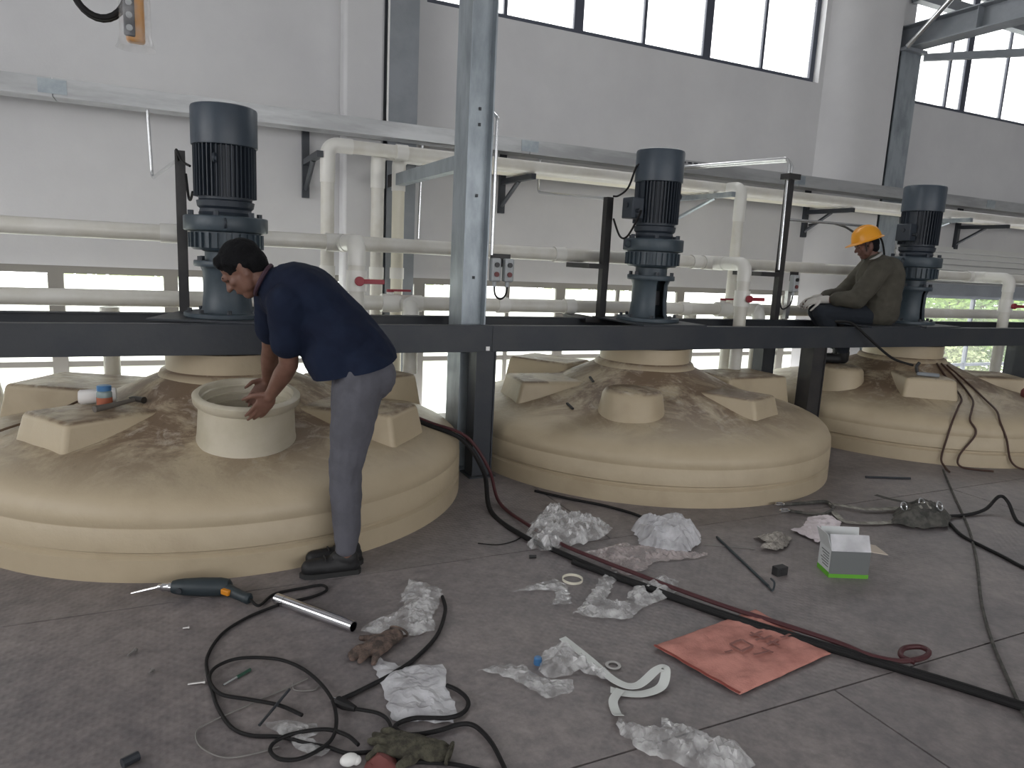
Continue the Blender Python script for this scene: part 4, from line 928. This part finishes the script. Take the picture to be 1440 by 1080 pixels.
crumple('plastic_film', 'pointed clear film left of the white strap', 'plastic film', [(670,945),(700,938),(735,936),(760,955),(805,958),(806,975),(768,985),(745,972),(715,955)], .028, 9, 'film_clear')
crumple('plastic_film', 'folded clear film at the end of the white strap', 'plastic film', [(757,945),(765,920),(788,906),(815,922),(840,940),(862,955),(845,960),(815,946),(795,955),(770,958)], .05, 10, 'film_clear', bulge=.02)
crumple('plastic_bag', 'clear plastic bag at the tail of the white strap on the plate joint', 'plastic bag', [(865,1005),(875,1022),(925,1030),(930,1012),(985,1035),(1035,1045),(1062,1078),(1030,1092),(960,1082),(905,1062),(872,1036)], .045, 11, 'film_clear', bulge=.02)
crumple('paper_sheet', 'crumpled whitish paper lying behind the small open box', 'paper', [(1111,748),(1130,743),(1135,730),(1165,727),(1183,738),(1180,752),(1150,766),(1128,755)], .035, 12, 'paper', freq=14, edge_h=.5)
crumple('work_glove', 'dirty whitish cotton glove lying beside the small black block', 'glove', [(1058,757),(1075,756),(1085,752),(1112,759),(1106,772),(1092,778),(1066,774),(1078,768)], .045, 14, 'glove_grey', bulge=.015, freq=16, edge_h=.5)
# gloves with fingers
def floor_glove(label, wrist, tip, m, seed, s=1.0, thumb=1):
    a, b_ = F(*wrist), F(*tip); f = (b_-a).normalized(); root = thing('work_glove', label, 'glove', (a.x,a.y,0)); g = MB()
    t = Vector((-f.y,f.x,0))*thumb; rng = random.Random(seed)
    M = Matrix((f, t, Vector((0,0,1)))).transposed(); c = a+f*.06*s
    g.ell(c+Vector((0,0,.022)), (.085*s,.055*s,.022), M); g.ell(a-f*.02*s+Vector((0,0,.02)), (.06*s,.048*s,.02), M)
    for k in range(4):
        off = (.04-.027*k)*s; p = a+f*.11*s+t*off+Vector((0,0,.02)); L = (.07,.085,.08,.06)[k]*s; dv = (f+t*(off*6+rng.uniform(-.2,.2))).normalized()
        g.capsule(a+f*.07*s+t*off*.8+Vector((0,0,.022)), p, .017*s,.015*s,10); q = p+dv*L*.5+Vector((0,0,rng.uniform(0,.015))); g.capsule(p,q,.015*s,.014*s,10); q2 = q+(dv+t*rng.uniform(-.5,.5)).normalized()*L*.45; q2.z = .016; g.capsule(q,q2,.014*s,.012*s,10)
    p = a+f*.03*s+t*.045*s+Vector((0,0,.02)); q = p+(f*.5+t*.8)*.06*s; g.capsule(p,q,.017*s,.013*s,10)
    o = skin_body('glove_fabric', g, m, root, .005, 3, .006, 26, seed)
    for v in o.data.vertices:
        if v.co.z < .001: v.co.z = .001
    cf = MB(); 
    cf.tube([a-f*.075*s+t*(.046*s*cos(q))+Vector((0,0,.02+.016*sin(q))) for q in [2*pi*j/20 for j in range(20)]], .005, 6, closed=True); cf.build('cuff', m, root)
floor_glove('dirty brown work glove, fingers spread, beside the milky bag', (545,905), (497,938), 'glove_brown', 21, .92, -1)
floor_glove('dirty green work glove lying among the black cords', (600,1062), (540,1052), 'glove_green', 23, .95, 1)
crumple('red_rag', 'small red rag beside the green glove among black cords', 'rag', [(513,1078),(520,1066),(540,1062),(558,1072),(566,1090),(515,1092)], .03, 25, 'red_rag', bulge=.03, freq=14)
pc = F(491,1076); tag(MB().ell((pc.x,pc.y,.018),(.028,.02,.018)).ell((pc.x+.02,pc.y-.004,.014),(.015,.015,.014)).build('white_plug', 'white_plastic'), 'small rounded white plastic piece beside the red rag', 'plug')
# electric drill lying on its side
d0, d1 = F(243,838), F(318,838); da = (d1-d0).normalized(); dn = Vector((-da.y,da.x,0))
dr = thing('electric_drill', 'dark electric drill with a long bit lying beside the nearest tank', 'drill', (d0.x,d0.y,0))
Z = Vector((0,0,1)); ax0 = d0+Z*.042
db = MB(); db.tube([ax0+da*t for t in (0,.02,.05,.12,.20,.235,.245)], [.026,.032,.036,.040,.040,.034,.02], 18); db.build('motor_housing', 'drill_body', dr)
hd_ = MB(); g0 = ax0+da*.205; hv = (da*.85-dn*.52).normalized(); hd_.tube([g0, g0+hv*.05-Z*.006, g0+hv*.11-Z*.012, g0+hv*.155-Z*.014, g0+hv*.165-Z*.014], [.028,.025,.022,.024,.016], 14); ho_ = hd_.build('grip', 'drill_body', dr)
MB().box((-.02,-.01,-.012),(.022,.01,.012), Matrix.Translation(g0+hv*.05+(-dn*.85-da*.5).normalized()*.026) @ Matrix.Rotation(atan2(hv.y,hv.x),4,'Z')).build('trigger', 'orange', ho_, bevel=.004)
MB().tube([ax0-da*t for t in (0,.012,.02,.04,.045,.06)], [.020,.022,.018,.019,.015,.010], 16).build('chuck', 'chrome', dr)
MB().tube([ax0-da*.055, ax0-da*.11-Z*.014, ax0-da*.17-Z*.030], [.006,.006,.004], 8).build('drill_bit', 'chrome', dr)
MB().cyl(ax0+da*.04-dn*.036, ax0+da*.04-dn*.042, .012, n=12).build('side_cap', 'steel_dark', dr)
gend = g0+hv*.165-Z*.014
def fl(pts, z): return [F(x,y)+Vector((0,0,z)) for x, y in pts]
cable('black drill cord leaving the drill grip and looping over the deck', [gend, gend+hv*.05-Z*.015]+fl([(385,838),(420,830),(452,825),(459,832),(440,841),(405,849),(380,857),(345,872),(312,894),(292,925),(292,950),(298,972),(306,997),(325,1025),(352,1037),(393,1039),(430,1048),(462,1054),(487,1062),(513,1061),(536,1061),(560,1073),(597,1075),(640,1078),(700,1092)],.007), .0062)
cable('big open loop of black cord lying beside the drill cord', fl([(425,1012),(393,998),(353,990),(313,983),(297,968),(296,953),(310,940),(340,931),(387,932),(420,943),(447,963),(467,990),(473,1020),(467,1045),(447,1062),(420,1074),(393,1074),(380,1062),(388,1049),(413,1038),(457,1032),(487,1040),(504,1054)],.016), .0062)
ext = thing('extension_cord', 'black extension cord with a plug beside the milky bag', 'cord', F(500,1000))
MB().tube(spline(fl([(622,842),(626,862),(614,897),(583,930),(550,952),(530,963),(500,978),(482,986)],.010),8), .008, 8).build('cord', 'rubber', ext)
pa, pb = F(474,992)+Z*.016, F(500,1003)+Z*.016; MB().tube([pa,pa+(pb-pa)*.4,pb],[.017,.018,.009],10).build('plug', 'rubber', ext)
for s_ in (-1,1): dd = (pa-pb).normalized(); MB().cyl(pa+Vector((-dd.y,dd.x,0))*.008*s_, pa+Vector((-dd.y,dd.x,0))*.008*s_+dd*.02, .003, n=8).build('plug_pin', 'chrome', ext)
MB().tube(spline([pb]+fl([(533,1008),(548,1022),(548,1043),(533,1056)],.012),8), .006, 8).build('cord', 'rubber', ext)
cable('black cord curling past the edge of the milky bag', fl([(628,968),(645,976),(658,990),(653,1005),(630,1014),(580,1015),(555,1027),(575,1038),(613,1033),(647,1023),(668,1026),(690,1048),(706,1078),(715,1100)],.012), .0075)
cable('thin grey wire curling beside the loop of black cord', fl([(392,1052),(360,1062),(320,1068),(293,1060),(278,1047),(277,1030),(295,1018),(330,1002),(380,980),(433,956)],.006), .0025, 'wire_dull', name='thin_wire', cat='wire')
cable('thin bent wire offcut lying inside the loop of black cord', fl([(412,962),(415,972),(440,972),(448,966)],.004), .0025, 'wire_dull', name='thin_wire', cat='wire')
# bits and offcuts
def bar(name, label, cat, a, b_, r, m, z=None, n=10):
    return tag(MB().cyl(F(*a)+Z*(z or r), F(*b_)+Z*(z or r), r, n=n).build(name, m), label, cat)
ta, tb = F(389,849)+Z*.024, F(497,889)+Z*.024; tl = thing('steel_tube', 'short polished steel tube lying on the deck between cord and film', 'tube', (ta.x,ta.y,0))
td = (tb-ta).normalized(); rotT = Vector((0,0,1)).rotation_difference(td).to_matrix().to_4x4(); TL = (tb-ta).length
MB().lathe([(.023,0),(.023,TL),(.0195,TL),(.0195,0)], ta, 28, rotT, closed=True).build('tube_wall', 'chrome', tl)
MB().tube([ta+td*.05+rotT.to_3x3() @ Vector((.0232*cos(q),.0232*sin(q),0)) for q in [2*pi*j/24 for j in range(24)]], .0008, 5, closed=True).build('scribed_line', 'steel_dark', tl)
def screw(label, a, b_, r=.006):
    A, B = F(*a)+Z*.008, F(*b_)+Z*.008; d = (B-A).normalized(); root = thing('loose_screw', label, 'screw', (A.x,A.y,0))
    MB().cyl(A, B, r*.7, n=8).build('screw_shank', 'screw', root); MB().cyl(A-d*.006, A, r*1.3, n=8).build('screw_head', 'screw', root)
screw('loose steel screw lying by itself near the drill bit', (190,917), (180,925)); screw('short screw lying on the deck between drill and cord loop', (264,885),(257,886)); screw('long dark screw lying just outside the cord loop', (286,962),(264,965), .007); screw('tiny screw on bare deck between two other screws', (214,946),(210,950))
gt = thing('tester_probe', 'small green and silver probe lying inside the cord loop', 'tool', F(335,955)); A, B = F(352,944)+Z*.007, F(314,966)+Z*.007
MB().cyl(A, A+(B-A)*.5, .006, n=8).build('grip', 'button_green', gt); MB().cyl(A+(B-A)*.5, B, .004, n=8).build('tip', 'conduit', gt)
bar('dark_rod', 'thin dark rod lying across the cord inside the loop', 'rod', (407,980), (365,1031), .005, 'steel_dark', .028); bar('dark_offcut', 'dark steel offcut lying near the thin grey wire', 'offcut', (172,1080), (195,1068), .014, 'steel_dark')
bar('dark_rod', 'thin black rod on the deck between the middle and far tanks', 'rod', (1217,672), (1280,674), .008, 'steel_dark')
gr = thing('threaded_rod', 'long greenish rod with a hooked end lying near the whitish glove', 'rod', F(1045,790)); MB().tube([F(1008,757)+Z*.008, F(1080,826)+Z*.008], .007, 8).build('shank', 'drill_body', gr); MB().tube(spline([F(1080,826)+Z*.008, F(1086,833)+Z*.008, F(1088,828)+Z*.03, F(1083,823)+Z*.035],4), .005, 6).build('hook', 'drill_body', gr)
cable('thin light wire between the greenish rod and whitish glove', fl([(990,767),(1030,770),(1062,773)],.005), .003, 'wire_dull', name='thin_wire', cat='wire')
bb = F(1096,808); tag(MB().box((bb.x-.035,bb.y-.02,0),(bb.x+.035,bb.y+.02,.045)).box((bb.x-.02,bb.y-.024,.01),(bb.x+.02,bb.y-.02,.035)).build('black_block', 'plate_dark', smooth=True, bevel=.004), 'small black block beside the greenish hooked rod', 'block')
wr = F(805,816); tag(MB().lathe([(.0465,0),(.050,0),(.050,.012),(.0465,.012)], (wr.x,wr.y,0), 32, closed=True).build('plastic_ring', 'pvc_cream'), 'thin cream plastic ring lying on the deck beside a film strip', 'ring')
tag(MB().lathe([(.018,0),(.03,0),(.03,.008),(.018,.008)], (F(862,938).x,F(862,938).y,0), 20, closed=True).build('washer', 'screw'), 'small metal washer beside the folded film and strap', 'washer')
bc = F(756,934); tag(MB().lathe([(.014,0),(.016,.004),(.015,.026),(.011,.03),(0,.031)], (bc.x,bc.y,0), 16).build('bottle_cap', 'jar_blue'), 'bright blue cap beside the pointed clear film', 'cap')
# white strap: a flat band folded into a loop
def ribbon(name, label, cat, pts, wd, m, th=.002, k=10, parent=None, up_=Z):
    P_ = spline(pts, k); b = MB(); vs = []; n = len(P_)
    for i, p in enumerate(P_):
        t = (P_[min(i+1,n-1)]-P_[max(i-1,0)]); t.z *= .3; t.normalize(); s_ = t.cross(up_).normalized()*wd/2
        vs += [p-s_, p+s_, p+s_+Z*th, p-s_+Z*th]
    fs = [(0,1,2,3),(4*n-4,4*n-1,4*n-2,4*n-3)]
    for i in range(n-1):
        for j in range(4): fs.append((4*i+j,4*i+(j+1)%4,4*i+4+(j+1)%4,4*i+4+j))
    b.add(vs, fs); o = b.build(name, m, parent, ang=50); return tag(o, label, cat) if label else o
st = thing('packing_strap', 'white flat packing strap folded into a loop on the deck', 'strap', F(900,970))
ribbon('strap_band', None, None, [F(790,912)+Z*.045, F(825,935)+Z*.03, F(865,962)+Z*.012, F(895,970)+Z*.016, F(922,958)+Z*.045, F(934,958)+Z*.05, F(930,972)+Z*.02, F(905,978)+Z*.006, F(875,977)+Z*.006, F(858,975)+Z*.014], .035, 'strap_white', parent=st)
ribbon('strap_tail', None, None, [F(872,974)+Z*.012, F(862,990)+Z*.012, F(866,1006)+Z*.01, F(870,1018)+Z*.03], .032, 'strap_white', parent=st)
# pink woven sack
corner = [(920,912),(1062,860),(1168,922),(1040,980)]
sk = thing('woven_sack', 'pink woven sack with smudged dark print lying flat under the hoses', 'sack', F(1045,920))
A_, B_, C_, D_ = [F(*c) for c in corner]; N_ = 36; vs = []; fs = []
def sackz(u, v): p = Vector((u*5,v*5,3)); return .008+.020*(noise.noise(p)*.5+.5)*min(1,6*min(u,1-u,v,1-v)+.3)+.010*(.5-abs(noise.noise(p*1.9)))*min(1,8*min(u,1-u,v,1-v)+.3)
for i in range(N_+1):
    for j in range(N_+1):
        u, v = i/N_, j/N_; p = A_*(1-u)*(1-v)+B_*u*(1-v)+C_*u*v+D_*(1-u)*v; p = p.copy(); p.x += .008*noise.noise(Vector((u*6,v*6,9))); p.z = max(.004, sackz(u,v)); vs.append(p)
for i in range(N_):
    for j in range(N_): k = i*(N_+1)+j; fs.append((k,k+1,k+N_+2,k+N_+1))
so_ = MB().add(vs, fs).build('sack_cloth', 'sack', sk, ang=60); so_.modifiers.new('thick','SOLIDIFY').thickness = .004
ribbon('sack_hem', None, None, [Vector(vs[j])+Z*.003 for j in range(0,N_+1,4)], .012, 'sack_hem', parent=sk, k=3)
def dash(u0, v0, u1, v1, wd):
    P_ = []; 
    for t in range(7):
        u, v = u0+(u1-u0)*t/6, v0+(v1-v0)*t/6; p = A_*(1-u)*(1-v)+B_*u*(1-v)+C_*u*v+D_*(1-u)*v; p = p.copy(); p.z = sackz(u,v)+.0075; P_.append(p)
    ribbon('print_stroke', None, None, P_, wd, 'sack_print', th=.0006, k=2, parent=sk)
for (a,b_,c,d,w_) in ((.40,.42,.52,.42,.012),(.52,.42,.52,.56,.012),(.52,.56,.40,.56,.012),(.40,.56,.40,.42,.012),(.62,.40,.74,.42,.012),(.66,.36,.68,.50,.012),(.60,.50,.76,.52,.010),(.64,.60,.76,.60,.012),(.70,.56,.70,.68,.012),(.44,.66,.56,.70,.010),(.56,.62,.58,.74,.010),(.80,.58,.90,.60,.010),(.30,.48,.36,.50,.010)): dash(a,b_,c,d,w_)
# hoses over the tank and along the deck
pT = [at(535,548,'z',.60), at(570,572,'z',.52), Vector((1.30,3.98,.555)), Vector((1.62,3.93,.42)), Vector((1.80,4.02,.20)), Vector((1.84,4.0,.03))]
hose_pts = [Vector((1.05,4.62,.60)), Vector((1.25,4.42,.50)), Vector((1.42,4.22,.44)), Vector((1.62,4.06,.36)), Vector((1.74,3.97,.16))]+fl([(690,722),(735,757),(790,782),(850,808),(900,826),(960,848),(1030,872),(1100,894),(1180,918),(1250,939),(1340,966),(1440,998),(1500,1016)],.015)
cable('thick black hose running from the nearest tank across the deck and sack', hose_pts, .0145, 'rubber', 8, 'hose', 'hose', 10)
red_pts = [Vector((1.08,4.66,.61)), Vector((1.29,4.45,.50)), Vector((1.46,4.25,.44)), Vector((1.66,4.09,.37)), Vector((1.79,4.01,.17))]+fl([(702,712),(742,744),(790,772),(850,797),(900,816),(960,839),(1030,864),(1100,886),(1180,913),(1222,930),(1262,938),(1295,934),(1305,925),(1292,918),(1270,920),(1266,931),(1285,940)],.026)
cable('dark red hose beside the black hose, ending in a small curl', red_pts, .0105, 'rubber_red', 8, 'hose', 'hose', 10)
cable('second black hose lying along the black hose and over the sack', [h_+Vector((.0,-.035,0)) for h_ in fl([(800,790),(900,826),(1030,872),(1180,918),(1250,939),(1340,966),(1440,998),(1500,1016)],.014)], .013, 'rubber', 8, 'hose', 'hose', 10)
cable('black cable lying on the deck along the middle tank', fl([(752,692),(800,703),(850,713),(895,726),(925,741),(938,754)],.009), .009)
cable('grey cable crossing the deck from the far tank towards the hoses', fl([(1326,662),(1342,700),(1362,745),(1373,790),(1380,850),(1395,905),(1418,960),(1440,1008),(1470,1060)],.008), .007, 'webbing_dark')
cable('thin dark wire on bare deck beside the clear heaped film', fl([(672,765),(700,767),(722,762),(735,755)],.004), .003)
bar('dark_offcut', 'short black offcut beside the plate joint and heaped film', 'offcut', (744,785), (754,785), .009, 'plate_dark')
# small open carton
bx = thing('open_carton', 'small white and green carton with open flaps', 'box', F(1178,800)); c0 = F(1165,812); Mx = Matrix.Translation((c0.x,c0.y,0)) @ Matrix.Rotation(radians(-24),4,'Z')
W_, D__, H_ = .20, .13, .14
def wallp(lo, hi, m, nm='carton_wall', **k): return MB().box(lo, hi, Mx).build(nm, m, bx, smooth=False)
wallp((0,0,0),(W_,D__,.004),'card','carton_base'); wallp((0,0,.004),(W_,.004,H_),'box_grey'); wallp((0,D__-.004,.004),(W_,D__,H_),'box_white'); wl_ = wallp((0,.004,.004),(.004,D__-.004,H_),'box_white'); wallp((W_-.004,.004,.004),(W_,D__-.004,H_),'card')
wallp((-.001,-.0015,.0),(W_+.001,-.0002,.02),'box_green','green_band'); wallp((-.0016,0,.0),(-.0002,D__,.025),'box_green','green_band')
for k in range(6): MB().box((-.0012,.02,.045+k*.014),(-.0002,.08+.012*(k%3),.050+k*.014), Mx).build('text_line', 'box_grey', wl_, smooth=False)
MB().box((0,-.085,0),(W_,0,.003), Mx @ Matrix.Translation((0,0,H_)) @ Matrix.Rotation(radians(-118),4,'X') ).build('carton_flap', 'film_milky', bx, smooth=False)
MB().box((0,0,0),(W_,.08,.003), Mx @ Matrix.Translation((0,D__,H_)) @ Matrix.Rotation(radians(80),4,'X')).build('carton_flap', 'box_white', bx, smooth=False)
MB().box((0,.004,0),(.09,D__-.004,.003), Mx @ Matrix.Translation((W_,0,H_)) @ Matrix.Rotation(radians(8),4,'Y')).build('carton_flap', 'card', bx, smooth=False)
MB().box((-.09,.004,0),(0,D__-.004,.003), Mx @ Matrix.Translation((0,0,H_)) @ Matrix.Rotation(radians(70),4,'Y')).build('carton_flap', 'box_white', bx, smooth=False)
# safety harness bundle
hn = thing('safety_harness', 'dirty grey safety harness bundled on the deck behind the paper', 'harness', F(1230,730))
ribbon('harness_strap', None, None, fl([(1165,712),(1190,716),(1215,720),(1245,720),(1265,718)],.02), .04, 'webbing', parent=hn)
ribbon('harness_strap', None, None, fl([(1172,722),(1185,735),(1205,738),(1240,738),(1270,735)],.012), .04, 'webbing', parent=hn)
ribbon('harness_strap', None, None, fl([(1230,706),(1250,712),(1275,718),(1290,728)],.05), .04, 'webbing_dark', parent=hn)
hbo = crumple('harness_pad', None, None, [(1252,738),(1258,722),(1280,712),(1300,716),(1325,722),(1338,732),(1332,744),(1300,746),(1272,743)], .06, 31, 'webbing_dark', bulge=.045, freq=11, edge_h=.35)
hbo.parent = hn; hbo.location = hbo.location - hn.location
hb2 = crumple('harness_pad', None, None, [(1268,730),(1282,718),(1306,722),(1318,732),(1296,738)], .05, 33, 'webbing', bulge=.06, freq=13, edge_h=.5, z0=.02)
hb2.parent = hn; hb2.location = hb2.location - hn.location
for k,(x,y) in enumerate(((1293,728),(1318,733),(1268,734))): c = F(x,y)+Z*.10; MB().tube([c+Vector((.025*cos(q),.012*sin(q),.025*sin(q))) for q in [2*pi*j/14 for j in range(14)]], .005, 6, closed=True).build('buckle', 'conduit', hn)
MB().tube(spline(fl([(1100,712),(1130,710),(1160,708),(1172,716)],.012),6), .012, 8).build('lanyard', 'webbing_dark', hn); MB().tube(spline(fl([(1105,720),(1130,724),(1155,726),(1170,720)],.012),6), .010, 8).build('lanyard', 'webbing_dark', hn)
for x,y in ((1096,713),(1103,722)): c = F(x,y)+Z*.02; MB().tube([c+Vector((.035*cos(q),.02*sin(q),.0)) for q in [2*pi*j/14 for j in range(14)]], .006, 6, closed=True).build('snap_hook', 'chrome', hn)
cable('dark cable arching from the harness towards the far deck', [F(1330,730)+Z*.02, F(1360,726)+Z*.01, F(1385,722)+Z*.03, F(1402,716)+Z*.09, F(1415,720)+Z*.07, F(1430,735)+Z*.01, F(1455,745)+Z*.01], .011)
cable('dark cable lying from the harness along the bare deck', fl([(1335,738),(1352,755),(1380,770),(1410,785),(1440,801),(1470,812)],.010), .010)
# ------------------------------------------------------------------ things on the tanks
T0 = Vector((TANKX[0],TY,0)); lug = T0+Vector((cos(radians(214))*.86, sin(radians(214))*.86, .602))
jp = Vector((lug.x+.055,lug.y+.10,.602)); jr = thing('glue_jar', 'small jar with a blue lid standing on the nearest tank', 'jar', jp)
MB().lathe([(0,0),(.034,0),(.038,.006),(.038,.075),(.034,.085),(.03,.088),(0,.088)], jp, 24).build('jar_body', 'jar_body', jr); MB().lathe([(.0385,.012),(.0388,.012),(.0388,.052),(.0385,.052)], jp, 24, closed=True).build('jar_label', 'jar_label', jr); MB().lathe([(0,.088),(.036,.088),(.036,.112),(.032,.116),(0,.116)], jp, 24).build('lid', 'jar_blue', jr)
rp = jp+Vector((-.05,.10,.04)); rr_ = MB(); rr_.tube([rp+Vector((-.08,-.02,0)),rp+Vector((-.07,-.02,0)),rp+Vector((.09,.02,0)),rp+Vector((.10,.02,0))],[.032,.04,.04,.032],20); ro = tag(rr_.build('cloth_roll', 'roll_white'), 'white rolled cloth behind the blue-lidded jar', 'cloth roll')
h0 = lug+Vector((.02,-.06,.02)); hv_ = Vector((.75,.66,0)).normalized(); hm = thing('hammer', 'claw hammer with a worn handle lying beside the blue-lidded jar', 'hammer', h0)
MB().tube([h0,h0+hv_*.06,h0+hv_*.16+Z*.006,h0+hv_*.25+Z*.012],[.018,.017,.012,.011],12).build('handle', 'handle_wood', hm)
hc = h0+hv_*.25+Z*.014; hs_ = Vector((hv_.y,-hv_.x,0)); MB().tube([hc-hs_*.055,hc-hs_*.03,hc,hc+hs_*.045,hc+hs_*.06],[.004,.012,.016,.017,.019],12).build('hammer_head', 'hammer_steel', hm)
cable('thin brown rope lying over the rear of the nearest tank', [Vector((T0.x+r_*cos(a), T0.y+r_*sin(a), dome(r_)+.012+dz)) for a, r_, dz in ((radians(196),1.42,.0),(radians(192),1.2,.01),(radians(184),.98,.0),(radians(172),.85,.0))], .007, 'rope')
T1 = Vector((TANKX[1],TY,0))
for az, r_, l in ((196,.62,'small dark splinter on the middle tank near its left lug'),(205,1.02,'small dark splinter on the middle tank below its left lug')):
    p = T1+Vector((r_*cos(radians(az)),r_*sin(radians(az)),dome(r_)+.012)); tag(MB().box((-.05,-.008,-.006),(.05,.008,.006), Matrix.Translation(p) @ Matrix.Rotation(radians(az*1.3),4,'Z') @ Matrix.Rotation(.2,4,'Y')).build('wood_splinter', 'plate_dark', smooth=False), l, 'splinter')
T2 = Vector((TANKX[2],TY,0)); lp2 = T2+Vector((cos(radians(231))*.86, sin(radians(231))*.86, .647))
wc = thing('welding_clamp', 'grey handheld clamp tool lying on the far tank lug', 'tool', lp2)
MB().box((-.09,-.03,.003),(.09,.03,.035), Matrix.Translation(lp2) @ Matrix.Rotation(radians(-50),4,'Z')).build('tool_body', 'grey_paint', wc, bevel=.01); MB().tube(spline([lp2+Vector((-.06,.06,.03)),lp2+Vector((-.07,.07,.08)),lp2+Vector((-.05,.06,.12))],5), .014, 8).build('tool_lever', 'steel_black', wc)
def over(azs, label, start=None, end=None, m='rubber_brown', r=.008):
    pts = [start] if start else []
    pts += [Vector((T2.x+q*cos(radians(a)), T2.y+q*sin(radians(a)), (dome(q) if q < 1.44 else z)+r+.006)) for a, q, z in azs]
    if end: pts += end
    cable(label, pts, r, m)
over([(262,.42,0),(254,.6,0),(250,.8,0),(246,1.0,0),(239,1.2,0),(234,1.40,0),(232,1.475,.25),(231,1.485,.05)], 'brown cable falling over the far tank beside the clamp tool', end=[Vector((5.62,3.52,.012)),Vector((5.50,3.40,.012))])
over([(270,.42,0),(262,.65,0),(256,.85,0),(250,1.05,0),(243,1.25,0),(239,1.41,0),(240,1.475,.27),(236,1.485,.08)], 'brown cable falling over the far tank, second from the clamp tool', end=[Vector((5.75,3.46,.012)),Vector((5.9,3.30,.012))])
over([(276,.45,0),(266,.75,0),(259,1.0,0),(253,1.25,0),(249,1.41,0),(250,1.475,.24),(253,1.49,.04)], 'brown cable falling over the far tank, farthest from the clamp tool', end=[Vector((6.3,3.22,.012)),Vector((6.9,3.15,.012))])
cable('black cable sagging from the seated worker over the front beam', [Vector((5.32,4.50,1.09)),Vector((5.36,4.36,1.09)),Vector((5.5,4.30,.98)),Vector((5.75,4.22,.80)),Vector((5.95,4.15,.74))], .011)
rk = T2+Vector((cos(radians(302))*1.08, sin(radians(302))*1.08, dome(1.08)+.0)); tag(MB().lathe([(0,0),(.05,0),(.062,.02),(.062,.06),(.045,.085),(0,.09)], rk, 20).build('red_pad', 'red_rag'), 'dark red rounded pad resting on the far tank, beside its last lug', 'pad')
